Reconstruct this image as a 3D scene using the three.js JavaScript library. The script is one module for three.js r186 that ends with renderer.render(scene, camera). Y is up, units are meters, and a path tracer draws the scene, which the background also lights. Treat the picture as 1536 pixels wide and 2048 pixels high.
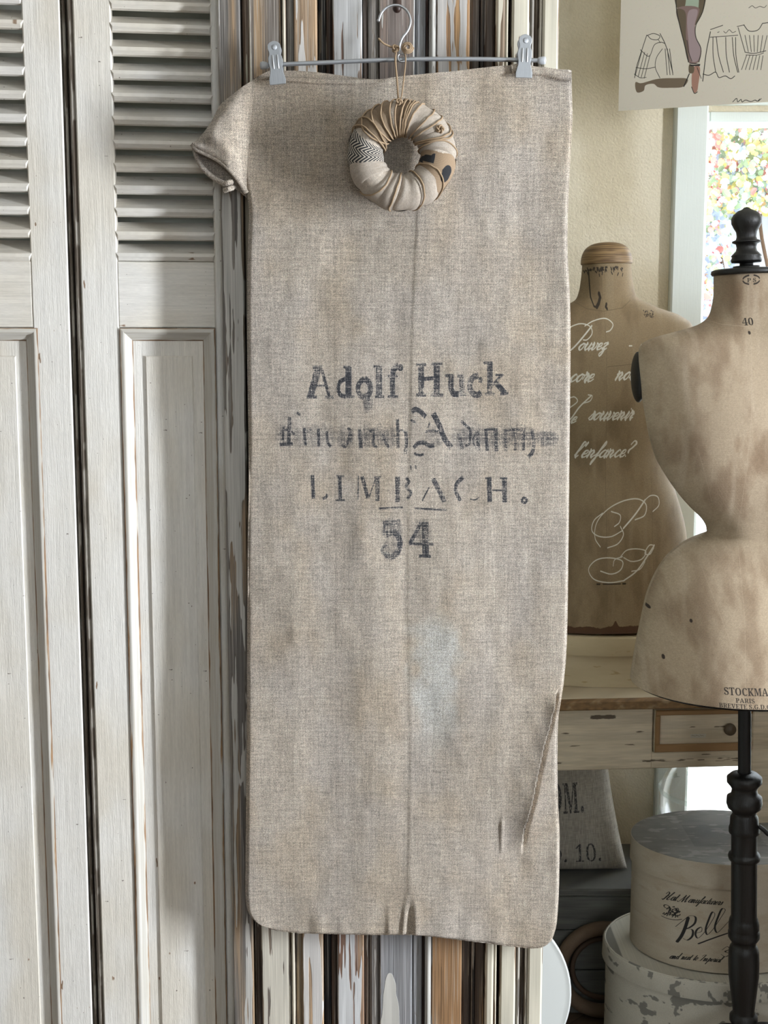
import * as THREE from 'three';
import { mergeGeometries } from 'three/addons/utils/BufferGeometryUtils.js';
import { RectAreaLightUniformsLib } from 'three/addons/lights/RectAreaLightUniformsLib.js';

// ------------------------------------------------------------------ camera, sky, light, exposure
const FOCAL = 2500, TILT = THREE.MathUtils.degToRad(7.5), EYE = 1.53;
const scene = new THREE.Scene();
const camera = new THREE.PerspectiveCamera(2 * Math.atan(1024 / FOCAL) * 180 / Math.PI, 0.75, 0.05, 60);
camera.position.set(0, EYE, 0);
camera.rotation.x = -TILT;
scene.background = new THREE.Color().setRGB(0.86, 0.94, 1.0);
scene.backgroundIntensity = 8;
const renderer = new THREE.WebGLRenderer({ antialias: true });
renderer.toneMapping = THREE.LinearToneMapping;
renderer.toneMappingExposure = 1.24;
renderer.shadowMap.enabled = true;
RectAreaLightUniformsLib.init();
// area lights in two unseen openings: side window, and rear window added as fill
function daylight(name, w, h, pos, target, color, intensity) {
  const l = new THREE.RectAreaLight(color, intensity, w, h);
  l.name = name; l.position.set(...pos); l.lookAt(...target); scene.add(l);
  return l;
}
const KEY = { w: 0.26, y0: 0.45, y1: 2.3, z: -0.7, x: 3.0 };
const FILL = { x0: 0.1, x1: 1.2, y0: 1.15, y1: 2.2, z: 2.6 };
daylight('side_window_daylight', KEY.w, KEY.y1 - KEY.y0, [KEY.x - 0.02, (KEY.y0 + KEY.y1) / 2, KEY.z], [-5, (KEY.y0 + KEY.y1) / 2, KEY.z], new THREE.Color().setRGB(0.89, 0.94, 1.0), 122);
daylight('rear_window_fill', FILL.x1 - FILL.x0, FILL.y1 - FILL.y0, [(FILL.x0 + FILL.x1) / 2, (FILL.y0 + FILL.y1) / 2, FILL.z - 0.02], [(FILL.x0 + FILL.x1) / 2, (FILL.y0 + FILL.y1) / 2, -5], new THREE.Color().setRGB(1.0, 0.98, 0.95), 1.0);

// ------------------------------------------------------------------ helpers
const SA = Math.sin(TILT), CA = Math.cos(TILT);
// the point seen at a place of the photograph, on the upright plane that lies d metres in front of the camera
function P(px, py, d) {
  const cx = (px - 768) / FOCAL, cy = (1024 - py) / FOCAL;
  const y = cy * CA - SA, z = -cy * SA - CA, t = d / -z;
  return new THREE.Vector3(cx * t, EYE + y * t, -d);
}
const X = (px, py, d) => P(px, py, d).x, Y = (py, d) => P(768, py, d).y;
let seed = 7;
const rnd = () => { seed = (seed * 1664525 + 1013904223) >>> 0; return seed / 4294967296; };
const LAT = new Float32Array(65536); for (let i = 0; i < 65536; i++) LAT[i] = rnd();
function vn(x, y) {
  const xi = Math.floor(x), yi = Math.floor(y); let fx = x - xi, fy = y - yi;
  fx = fx * fx * (3 - 2 * fx); fy = fy * fy * (3 - 2 * fy);
  const a = (xi & 255), b = ((xi + 1) & 255), c = (yi & 255) << 8, d = ((yi + 1) & 255) << 8;
  const p = LAT[a | c], q = LAT[b | c], r = LAT[a | d], s = LAT[b | d];
  return p + (q - p) * fx + (r - p) * fy + (p - q - r + s) * fx * fy;
}
const fbm = (x, y, o = 4) => { let s = 0, a = 0.5, t = 0; for (let i = 0; i < o; i++) { s += a * vn(x + i * 17.3, y + i * 9.1); t += a; a *= 0.5; x *= 2.03; y *= 2.03; } return s / t; };
const sm = (a, b, x) => { const t = Math.min(1, Math.max(0, (x - a) / (b - a))); return t * t * (3 - 2 * t); };
const lerp = (a, b, t) => a + (b - a) * t;
const mix3 = (a, b, t) => [a[0] + (b[0] - a[0]) * t, a[1] + (b[1] - a[1]) * t, a[2] + (b[2] - a[2]) * t];
// piecewise linear / smooth table
function table(pts) { return (x) => { let i = 0; if (x <= pts[0][0]) return pts[0][1]; while (i < pts.length - 2 && x > pts[i + 1][0]) i++; const [a, va] = pts[i], [b, vb] = pts[i + 1]; const t = Math.min(1, (x - a) / (b - a)); return va + (vb - va) * t; }; }
function tex(w, h, fn, { srgb = true, wrap = THREE.MirroredRepeatWrapping } = {}) {
  const d = new Uint8Array(w * h * 4);
  for (let y = 0, i = 0; y < h; y++) for (let x = 0; x < w; x++, i += 4) {
    const c = fn(x, y); if (c.length) { d[i] = Math.max(0, Math.min(255, c[0])); d[i + 1] = Math.max(0, Math.min(255, c[1])); d[i + 2] = Math.max(0, Math.min(255, c[2])); } else d[i] = d[i + 1] = d[i + 2] = Math.max(0, Math.min(255, c)); d[i + 3] = 255;
  }
  const t = new THREE.DataTexture(d, w, h); t.magFilter = t.minFilter = THREE.LinearFilter; t.wrapS = t.wrapT = wrap;
  if (srgb) t.colorSpace = THREE.SRGBColorSpace; t.needsUpdate = true; return t;
}
const gray = (w, h, fn, o = {}) => tex(w, h, (x, y) => [fn(x, y), 0, 0].fill(0).map(() => 0) && G(fn(x, y)), { srgb: false, ...o });
function G(v) { return [v, v, v]; }
function canvas(w, h) { const c = document.createElement('canvas'); c.width = w; c.height = h; return c; }
const maskOf = (c) => { const w = c.width, h = c.height, d = c.getContext('2d').getImageData(0, 0, w, h).data; return (x, y) => d[((h - 1 - y) * w + x) * 4 + 3] / 255; };
const reps = (t, u, v) => { const c = t.clone(); c.repeat.set(u, v); c.needsUpdate = true; return c; };
const mat = (o) => new THREE.MeshStandardMaterial({ roughness: 0.8, ...o });
const used = {};
function uniq(name) { if (!(name in used)) { used[name] = 0; return name; } used[name]++; return name + '_' + String(used[name]).padStart(3, '0'); }
function shade(o) { o.traverse((m) => { if (m.isMesh) { m.castShadow = m.receiveShadow = true; } }); return o; }
function thing(name, label, category, pos = [0, 0, 0], group) { const o = new THREE.Group(); o.name = uniq(name); o.position.set(...pos); o.userData = { label, category }; if (group) o.userData.group = group; scene.add(o); return o; }
function part(name, geo, m, parent, label) { const o = new THREE.Mesh(geo, m); o.name = name; if (label) o.userData.label = label; parent.add(o); return o; }
function solo(name, geo, m, label, category, group) { const o = new THREE.Mesh(geo, m); o.name = uniq(name); o.userData = { label, category }; if (group) o.userData.group = group; scene.add(o); return o; }
function struct(name, geo, m, label, category) { const o = new THREE.Mesh(geo, m); o.name = name; o.userData = { kind: 'structure', label, category }; scene.add(o); return o; }
const place = (g, x, y, z) => g.translate(x, y, z);
// box between two corners, front and outer edges chamfered; uv in metres (swap = grain runs along x)
function slab(x0, x1, y0, y1, z0, z1, c = 0.0015, swap = false) {
  const pos = [], uv = [], quad = (a, b, d, e) => { for (const p of [a, b, d, a, d, e]) { pos.push(...p); const side = p[2]; uv.push(...(swap ? [p[1] + side, p[0]] : [p[0] + side, p[1]])); } };
  c = Math.min(c, (x1 - x0) / 2.2, (y1 - y0) / 2.2, (z1 - z0) / 2.2);
  const L = [[x0, y0], [x1, y0], [x1, y1], [x0, y1]], I = [[x0 + c, y0 + c], [x1 - c, y0 + c], [x1 - c, y1 - c], [x0 + c, y1 - c]];
  const lay = [[I, z0], [L, z0 + c], [L, z1 - c], [I, z1]].map(([q, z]) => q.map(([x, y]) => [x, y, z]));
  quad(lay[0][3], lay[0][2], lay[0][1], lay[0][0]); quad(lay[3][0], lay[3][1], lay[3][2], lay[3][3]);
  for (let k = 0; k < 3; k++) for (let i = 0; i < 4; i++) { const j = (i + 1) % 4; quad(lay[k][i], lay[k][j], lay[k + 1][j], lay[k + 1][i]); }
  const g = new THREE.BufferGeometry(); g.setAttribute('position', new THREE.Float32BufferAttribute(pos, 3)); g.setAttribute('uv', new THREE.Float32BufferAttribute(uv, 2)); g.computeVertexNormals(); return g;
}
// grid surface from fn(i/n, j/m) -> [Vector3, u, v]
function grid(n, m, fn, closeU = false) {
  const pos = [], uv = [], idx = [];
  for (let j = 0; j <= m; j++) for (let i = 0; i <= n; i++) { const [p, u, v] = fn(i / n, j / m); pos.push(p.x, p.y, p.z); uv.push(u, v); }
  for (let j = 0; j < m; j++) for (let i = 0; i < n; i++) { const a = j * (n + 1) + i, b = a + 1, c = a + n + 1, d = c + 1; idx.push(a, c, b, b, c, d); }
  const g = new THREE.BufferGeometry(); g.setAttribute('position', new THREE.Float32BufferAttribute(pos, 3)); g.setAttribute('uv', new THREE.Float32BufferAttribute(uv, 2)); g.setIndex(idx); g.computeVertexNormals();
  if (closeU) { const N = g.attributes.normal; for (let j = 0; j <= m; j++) { const a = j * (n + 1), b = a + n; const v = new THREE.Vector3().fromBufferAttribute(N, a).add(new THREE.Vector3().fromBufferAttribute(N, b)).normalize(); N.setXYZ(a, v.x, v.y, v.z); N.setXYZ(b, v.x, v.y, v.z); } }
  return g;
}
const lathe = (pts, seg = 40) => new THREE.LatheGeometry(pts.map(([r, y]) => new THREE.Vector2(r, y)), seg);
const tube = (pts, r, seg = 40, rad = 8, closed = false) => new THREE.TubeGeometry(new THREE.CatmullRomCurve3(pts, closed), seg, r, rad, closed);
// an upright body of oval cross-sections; rings: [y, half width, front depth, back depth]. The front half takes u 0 to 0.5, laid out flat across x; the back half 0.5 to 1.
function body(rings, { seg = 64, sub = 6, cap = true, xr, yr, bulge } = {}) {
  const ys = rings.map((r) => r[0]), cr = (k) => { const c = new THREE.CatmullRomCurve3(rings.map((r, i) => new THREE.Vector3(i, r[k], 0)), false, 'centripetal'); return (t) => c.getPoint(t); };
  const rows = []; const n = (rings.length - 1) * sub;
  for (let i = 0; i <= n; i++) { const f = i / sub, a = Math.min(rings.length - 2, Math.floor(f)), t = f - a; const p0 = rings[Math.max(0, a - 1)], p1 = rings[a], p2 = rings[a + 1], p3 = rings[Math.min(rings.length - 1, a + 2)];
    const h = (k) => { const m = (q0, q1, q2) => (((q1[k] - q0[k]) * (q2[k] - q1[k]) <= 0 && k !== 0) ? 0 : (q2[k] - q0[k]) / 2); const m1 = a === 0 ? (p2[k] - p1[k]) : m(p0, p1, p2), m2 = a === rings.length - 2 ? (p2[k] - p1[k]) : m(p1, p2, p3); const t2 = t * t, t3 = t2 * t; return (2 * t3 - 3 * t2 + 1) * p1[k] + (t3 - 2 * t2 + t) * m1 + (-2 * t3 + 3 * t2) * p2[k] + (t3 - t2) * m2; };
    rows.push([h(0), h(1), h(2), h(3)]); }
  const [xa, xb] = xr ?? [-Math.max(...rings.map((r) => r[1])), Math.max(...rings.map((r) => r[1]))], [ya, yb] = yr ?? [Math.min(...ys), Math.max(...ys)];
  const at = (r, k) => { const a = Math.PI * 2 * k / seg, c = Math.cos(a), s = Math.sin(a); let z = s >= 0 ? s * r[2] : s * r[3]; const x = c * r[1]; if (bulge) z += bulge(x, r[0], s) ; return new THREE.Vector3(x, r[0], z); };
  const nor = rows.map((r, i) => Array.from({ length: seg }, (_, k) => { const u = at(r, k + 1).sub(at(r, k - 1)), v = at(rows[Math.min(n, i + 1)], k).sub(at(rows[Math.max(0, i - 1)], k)); return u.cross(v).normalize().multiplyScalar(rows[0][0] > rows[n][0] ? -1 : 1); }));
  const pos = [], nn = [], uv = [], idx = []; let base = 0; const half = seg / 2;
  for (const side of [0, 1]) {
    for (let i = 0; i <= n; i++) for (let k = 0; k <= half; k++) { const kk = side * half + k, p = at(rows[i], kk), q = nor[i][kk % seg]; pos.push(p.x, p.y, p.z); nn.push(-q.x, -q.y, -q.z); uv.push((p.x - xa) / (xb - xa) * 0.5 + side * 0.5, (p.y - ya) / (yb - ya)); }
    for (let i = 0; i < n; i++) for (let k = 0; k < half; k++) { const a = base + i * (half + 1) + k, b = a + 1, c = a + half + 1, d = c + 1; idx.push(...(rows[0][0] > rows[n][0] ? [a, b, c, b, d, c] : [a, c, b, b, c, d])); }
    base = pos.length / 3;
  }
  if (cap) for (const [i, up] of [[0, rows[0][0] > rows[n][0]], [n, rows[0][0] < rows[n][0]]]) {
    const c0 = pos.length / 3; pos.push(0, rows[i][0], 0); nn.push(0, up ? 1 : -1, 0); uv.push(0.75, 0.5);
    for (let k = 0; k < seg; k++) { const p = at(rows[i], k); pos.push(p.x, p.y, p.z); nn.push(0, up ? 1 : -1, 0); uv.push(0.75 + p.x * 0.3, 0.5 + p.z * 0.3); }
    for (let k = 0; k < seg; k++) { const a = c0 + 1 + k, b = c0 + 1 + (k + 1) % seg; idx.push(...(up ? [c0, b, a] : [c0, a, b])); }
  }
  const g = new THREE.BufferGeometry(); g.setAttribute('position', new THREE.Float32BufferAttribute(pos, 3)); g.setAttribute('normal', new THREE.Float32BufferAttribute(nn, 3)); g.setAttribute('uv', new THREE.Float32BufferAttribute(uv, 2)); g.setIndex(idx); return g;
}
// ---- penmanship: strokes whose width follows the pen
function pen(ctx, pts, w0, w1 = w0, map = (x, y) => [x, y]) {
  const c = new THREE.CatmullRomCurve3(pts.map(([x, y]) => new THREE.Vector3(x, y, 0)), false, 'centripetal'); const n = Math.max(12, pts.length * 10); let last = null;
  for (let i = 0; i <= n; i++) { const p = c.getPoint(i / n); const q = map(p.x, p.y); if (last) { const dx = q[0] - last[0], dy = q[1] - last[1], l = Math.hypot(dx, dy) || 1; ctx.lineWidth = lerp(w0, w1, Math.pow(Math.max(0, dy / l), 1.5)); ctx.beginPath(); ctx.moveTo(...last); ctx.lineTo(...q); ctx.stroke(); } last = q; }
}
const GL = {
  a: [1.0, '.8,.8 .5,1 .15,.65 .12,.2 .38,0 .7,.3 .82,1', '.82,1 .74,.3 .86,0 1.05,.25'], b: [0.85, '0,.2 .35,1.2 .5,2.1 .3,2.2 .2,1.4 .2,.3 .4,0 .7,.3 .65,.8 .5,.95 .85,.8'],
  c: [0.8, '.7,.75 .5,1 .18,.65 .15,.25 .4,0 .8,.3'], d: [1.0, '.75,.8 .45,1 .14,.6 .14,.2 .4,0 .7,.4 .95,2.1', '.95,2.1 .76,.4 .85,0 1.05,.25'],
  e: [0.75, '.12,.4 .55,.55 .55,.95 .3,.95 .13,.5 .2,.08 .45,0 .78,.3'], f: [0.6, '.0,.2 .4,1 .68,1.9 .55,2.2 .4,1.6 .2,-.4 .05,-1 .0,-.6 .3,.1 .62,.3'],
  i: [0.5, '.0,.3 .25,1 .18,.3 .28,0 .5,.25', '.3,1.45 .32,1.5'], l: [0.5, '0,.25 .4,1.3 .5,2.1 .3,2.2 .18,1.2 .15,.25 .28,0 .5,.25'],
  m: [1.5, '0,.7 .15,1 .18,.6 .12,0', '.14,.2 .4,.95 .58,.8 .52,0', '.54,.2 .85,.98 1.05,.8 .98,.2 1.12,0 1.4,.3'], n: [1.05, '0,.7 .15,1 .18,.6 .12,0', '.14,.2 .45,.98 .65,.8 .58,.2 .72,0 1.0,.3'],
  o: [0.85, '.45,1 .14,.65 .15,.2 .4,0 .65,.35 .62,.85 .45,1 .85,.85'], p: [0.95, '0,.5 .3,1.2 .2,.2 .05,-1', '.2,.3 .45,1 .7,.8 .6,.1 .35,.0 .25,.2 .9,.3'],
  r: [0.7, '0,.3 .2,1.1 .3,.92 .5,.9 .42,.3 .5,0 .75,.25'], s: [0.65, '0,.2 .4,1.05 .5,.6 .45,.1 .2,0 .1,.15', '.4,.05 .65,.25'],
  t: [0.55, '0,.3 .35,1.3 .38,1.7', '.38,1.7 .2,.3 .3,0 .55,.25', '.1,1.05 .6,1.1'], u: [1.05, '0,.6 .2,1 .15,.3 .35,0 .65,.35 .8,1', '.8,1 .72,.3 .85,0 1.05,.25'],
  v: [0.85, '0,.7 .15,1 .25,.6 .22,.1 .4,0 .7,.6 .6,1 .85,.85'], w: [1.2, '0,.7 .15,1 .15,.2 .4,.1 .6,.9 .6,.2 .85,.1 1.0,1 1.2,.85'], x: [0.8, '.1,.9 .3,.95 .4,.5 .5,.05 .8,.2', '.7,1 .1,0'], y: [0.9, '0,.7 .2,1 .2,.3 .5,.3 .75,1', '.75,1 .5,-.8 .2,-.8 .9,.2'],
  z: [0.8, '.1,.8 .3,1 .65,.95 .2,.1 .45,.15 .5,-.6 .3,-1 .1,-.7 .8,.2'],
  H: [1.9, '-.3,1.6 0,2.2 .4,1.9 .3,.6 -.1,0 -.4,.3', '1.5,2.2 1.1,1 .95,.2 1.2,0 1.6,.4', '.1,1 1.2,1.2'], M: [2.6, '-.6,.2 -.3,0 .3,1 .7,2.1', '.7,2.1 .75,1 .8,0', '.8,0 1.3,1.2 1.7,2.1', '1.7,2.1 1.6,.8 1.7,.0 2.1,.3'],
  P: [1.4, '.7,2.1 .4,.8 .0,0', '-.5,1.5 0,2.3 .9,2.4 1.3,1.8 .9,1.1 .4,1.1'], I: [1.1, '-.2,1.6 .3,2.1 1,2.1', '.8,2.1 .5,.8 .2,.05 -.2,.1'], B: [1.6, '.6,2.1 .3,.8 .0,-.1', '-.1,1.6 .5,2.3 1.2,2.2 1.1,1.4 .5,1.15 1.2,1 1.2,.2 .6,-.1 .2,.3'],
  L: [1.5, '1.2,1.8 .9,2.3 .5,1.8 .5,.8 .2,.1 -.2,.2 .2,.4 .8,0 1.4,.2'], "'": [0.4, '.3,2.1 .2,1.6'], '?': [0.9, '.1,1.7 .4,2.2 .8,1.9 .6,1.3 .3,.9 .3,.6', '.2,.05 .22,.1'], '-': [0.9, '.1,.5 .7,.5'], '3': [1.2, '0,1.6 .4,2 .9,1.7 .4,1.2 .9,.7 .4,0 -.1,.4'],
};
function script(ctx, text, x, y, s, slant, thin, thick, map, dir = 0) {
  let cx = 0; for (const ch of text) { const gl = GL[ch]; if (!gl) { cx += 0.9; continue; }
    for (const str of gl.slice(1)) { const pts = str.split(' ').map((q) => q.split(',').map(Number)); pen(ctx, pts.map(([a, b]) => { const X0 = (cx + a + b * slant) * s, Y0 = -b * s; return [x + X0 * Math.cos(dir) - Y0 * Math.sin(dir), y + X0 * Math.sin(dir) + Y0 * Math.cos(dir)]; }), thin, thick, map); }
    cx += gl[0]; }
}

// ------------------------------------------------------------------ shared textures
// paint brushed on old joinery: faint vertical strokes, a few worn and dirty spots
function paintTex(base, warm, worn, chips, w = 1024, h = 2048) {
  return tex(w, h, (x, y) => {
    const st = vn(x * 0.33, y * 0.012) * 0.6 + vn(x * 0.11, y * 0.006) * 0.4, bl = fbm(x * 0.006, y * 0.004, 3), fine = vn(x * 0.9, y * 0.09);
    let c = mix3(base, warm, sm(0.35, 0.75, bl) * 0.8); const k = 1 + (st - 0.5) * 0.10 + (fine - 0.5) * 0.05; c = [c[0] * k, c[1] * k, c[2] * k];
    const ch = fbm(x * 0.05, y * 0.014 + 40, 4); if (ch > chips) c = mix3(c, worn, sm(chips, chips + 0.03, ch) * 0.85);
    const dot = vn(x * 0.12 + 90, y * 0.1); if (dot > 0.985) c = mix3(c, [70, 60, 52], 0.7);
    return c; });
}
const paintWhite = paintTex([216, 213, 207], [207, 200, 187], [112, 84, 60], 0.845);
const paintBump = tex(512, 512, (x, y) => G(128 + (vn(x * 0.4, y * 0.02) - 0.5) * 90 + (vn(x * 0.05, y * 0.05) - 0.5) * 60 + (vn(x * 0.25, y * 0.2) - 0.5) * 40), { srgb: false });
const wornEdge = tex(128, 2048, (x, y) => {   // u across a moulding: paint in the middle, bare wood showing along both arrises
  const e = Math.min(x, 127 - x) / 127, n = fbm(x * 0.05, y * 0.012, 4), m = vn(x * 0.2, y * 0.01); let c = mix3([202, 200, 195], [184, 178, 166], m);
  const k = sm(0.13, 0.02, e + (n - 0.45) * 0.32); return mix3(c, mix3([92, 66, 45], [150, 108, 66], vn(x * 0.1, y * 0.03)), k * 0.9); });
function at(t, u, v, ou = 0, ov = 0) { const c = reps(t, u, v); c.offset.set(ou, ov); return c; }
const M = {
  door: mat({ map: at(paintWhite, 1 / 0.6, 1 / 1.2), bumpMap: at(paintBump, 1 / 0.12, 1 / 0.25), bumpScale: 0.0005, roughness: 0.42 }),
  doorRail: mat({ map: at(paintWhite, 1 / 0.6, 1 / 1.2, 0.3, 0.2), bumpMap: at(paintBump, 1 / 0.12, 1 / 0.25), bumpScale: 0.0005, roughness: 0.42 }),
  moulding: mat({ map: wornEdge, roughness: 0.5 }),
  iron: mat({ color: 0x0d0d0e, roughness: 0.55 }),
  blackWood: mat({ color: 0x0f0e0d, roughness: 0.45, bumpMap: at(paintBump, 2, 2), bumpScale: 0.0004 }),
  steel: mat({ color: 0xb9bcc0, metalness: 0.9, roughness: 0.32 }),
  zinc: mat({ color: 0xa9adb2, metalness: 0.75, roughness: 0.42, bumpMap: at(paintBump, 3, 3), bumpScale: 0.0002 }),
  twine: mat({ color: 0x9a846a, roughness: 0.95 }),
};

// ------------------------------------------------------------------ room
const plaster = tex(1024, 1024, (x, y) => { const n = fbm(x * 0.01, y * 0.008, 4), s = vn(x * 0.5, y * 0.4), d = fbm(x * 0.03 + 7, y * 0.01, 3); let c = mix3([222, 212, 190], [208, 196, 170], sm(0.3, 0.75, n)); c = mix3(c, [186, 174, 150], sm(0.66, 0.8, d) * 0.5); const k = 1 + (s - 0.5) * 0.03; return c.map((v) => v * k); });
const plasterBump = tex(1024, 1024, (x, y) => G(110 + 60 * fbm(x * 0.02, y * 0.012, 4) + 50 * vn(x * 0.16, y * 0.15) + 30 * vn(x * 0.5, y * 0.5)), { srgb: false });
const wallM = mat({ map: at(plaster, 1 / 1.3, 1 / 1.3), bumpMap: at(plasterBump, 1 / 0.6, 1 / 0.6), bumpScale: 0.0035, roughness: 0.92 });
const farWallM = mat({ color: 0x6f675b, roughness: 0.9, bumpMap: at(plasterBump, 1 / 0.6, 1 / 0.6), bumpScale: 0.003 });
const floorTex = tex(1024, 1024, (x, y) => { const b = Math.floor(x / 128), n = fbm(x * 0.08 + b * 31, y * 0.008 + b * 7, 4), j = (x % 128) < 3 ? 0.5 : 1; return mix3([104, 86, 68], [74, 58, 45], n).map((v) => v * j * (0.9 + 0.2 * LAT[b * 77])); });
const floorM = mat({ map: at(floorTex, 1, 1), roughness: 0.6 });
const ceilM = mat({ color: 0xd8d5cc, roughness: 0.95 });
const BACK = 3.0, CEIL = 2.62, LEFT = -2.4, RIGHT = KEY.x, REAR = FILL.z, T = 0.15;
struct('floor', slab(LEFT - T, RIGHT + T, -0.12, 0, -BACK - T, REAR + T, 0.001), floorM, 'brown wooden floor of the room', 'floor');
struct('ceiling', slab(LEFT - T, RIGHT + T, CEIL, CEIL + 0.12, -BACK - T, REAR + T, 0.001), ceilM, 'plain off-white ceiling', 'ceiling');
// window in the back wall
const WX0 = X(1410, 600, BACK), WX1 = WX0 + 1.25, WY0 = 0.12, WY1 = Y(222, BACK), CAS = X(1336, 600, BACK);
struct('wall_back', mergeGeometries([slab(LEFT - T, CAS + 0.01, 0, CEIL, -BACK - T, -BACK), slab(WX1, RIGHT + T, 0, CEIL, -BACK - T, -BACK), slab(CAS + 0.01, WX1, WY1 + 0.0, CEIL, -BACK - T, -BACK), slab(CAS + 0.01, WX1, 0, WY0, -BACK - T, -BACK)]), wallM, 'cream brushed plaster wall behind the tailor dummies', 'wall');
struct('wall_left', slab(LEFT - T, LEFT, 0, CEIL, -BACK, REAR), farWallM, 'taupe wall at the left, out of the picture', 'wall');
struct('wall_right', mergeGeometries([slab(RIGHT, RIGHT + T, 0, CEIL, -BACK, KEY.z - KEY.w / 2), slab(RIGHT, RIGHT + T, 0, CEIL, KEY.z + KEY.w / 2, REAR), slab(RIGHT, RIGHT + T, 0, KEY.y0, KEY.z - KEY.w / 2, KEY.z + KEY.w / 2), slab(RIGHT, RIGHT + T, KEY.y1, CEIL, KEY.z - KEY.w / 2, KEY.z + KEY.w / 2)]), farWallM, 'taupe wall at the right with a narrow window opening', 'wall');
struct('wall_front', mergeGeometries([slab(LEFT - T, FILL.x0, 0, CEIL, REAR, REAR + T), slab(FILL.x1, RIGHT + T, 0, CEIL, REAR, REAR + T), slab(FILL.x0, FILL.x1, 0, FILL.y0, REAR, REAR + T), slab(FILL.x0, FILL.x1, FILL.y1, CEIL, REAR, REAR + T)]), farWallM, 'taupe wall behind the viewer with a window opening added for fill light', 'wall');
const palePaint = mat({ color: 0xd3d8cf, roughness: 0.7 });
const PART = 2.105;
struct('wall_partition', slab(LEFT, X(1078, 0, PART) , 0, CEIL, -PART - 0.07, -PART), palePaint, 'pale partition wall behind shutters and boards', 'wall');
const frameM = mat({ color: 0xdfe6e2, roughness: 0.5, bumpMap: at(paintBump, 3, 3), bumpScale: 0.0003 });
{
  const w = new THREE.Group(); w.name = 'window_1'; w.userData = { kind: 'structure', label: 'tall white framed window looking onto the garden', category: 'window' }; scene.add(w);
  part('casing', slab(CAS, WX0 - 0.012, 0, WY1 + 0.1, -BACK - 0.1, -BACK + 0.028, 0.004), frameM, w);
  part('casing', slab(WX1 - 0.01, WX1 + 0.07, 0, WY1 + 0.1, -BACK - 0.1, -BACK + 0.028, 0.004), frameM, w);
  part('casing', slab(WX0 - 0.012, WX1 - 0.01, WY1 + 0.012, WY1 + 0.1, -BACK - 0.1, -BACK + 0.02, 0.004), frameM, w);
  part('bead', slab(WX0 - 0.012, WX0, WY0, WY1, -BACK - 0.1, -BACK - 0.01, 0.003), frameM, w);
  part('top_rail', slab(WX0, WX1 - 0.01, WY1 - 0.022, WY1 + 0.012, -BACK - 0.1, -BACK - 0.012, 0.003), frameM, w);
  part('bottom_rail', slab(WX0, WX1 - 0.01, WY0, WY0 + 0.09, -BACK - 0.1, -BACK - 0.03, 0.003), frameM, w);
  part('mullion', slab((WX0 + WX1) / 2 - 0.03, (WX0 + WX1) / 2 + 0.03, WY0 + 0.09, WY1 - 0.022, -BACK - 0.1, -BACK - 0.03, 0.003), frameM, w);
  const glass = new THREE.MeshPhysicalMaterial({ color: 0xffffff, transmission: 1, thickness: 0, roughness: 0, ior: 1.45 });
  part('pane', slab(WX0, (WX0 + WX1) / 2 - 0.03, WY0 + 0.09, WY1 - 0.022, -BACK - 0.072, -BACK - 0.068, 0.0005), glass, w);
  part('pane', slab((WX0 + WX1) / 2 + 0.03, WX1 - 0.01, WY0 + 0.09, WY1 - 0.022, -BACK - 0.072, -BACK - 0.068, 0.0005), glass, w);
}
for (const [n, x0, x1, y0, y1, z0, z1, lab] of [['window_2', KEY.x + 0.03, KEY.x + 0.1, KEY.y0, KEY.y1, KEY.z - KEY.w / 2, KEY.z + KEY.w / 2, 'narrow white framed window in the side wall'], ['window_3', FILL.x0, FILL.x1, FILL.y0, FILL.y1, FILL.z + 0.03, FILL.z + 0.1, 'unseen white framed window added behind the viewer for fill light']]) {
  const w = new THREE.Group(); w.name = n; w.userData = { kind: 'structure', label: lab, category: 'window' }; scene.add(w);
  part('bottom_rail', slab(x0, x1, y0, y0 + 0.05, z0, z1), frameM, w); part('top_rail', slab(x0, x1, y1 - 0.05, y1, z0, z1), frameM, w);
  if (n === 'window_2') { part('stile', slab(x0, x1, y0 + 0.05, y1 - 0.05, z0, z0 + 0.04), frameM, w); part('stile', slab(x0, x1, y0 + 0.05, y1 - 0.05, z1 - 0.04, z1), frameM, w); } else for (const x of [x0, (x0 + x1) / 2 - 0.02, x1 - 0.04]) part('stile', slab(x, x + 0.04, y0 + 0.05, y1 - 0.05, z0, z1), frameM, w);
}

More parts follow.
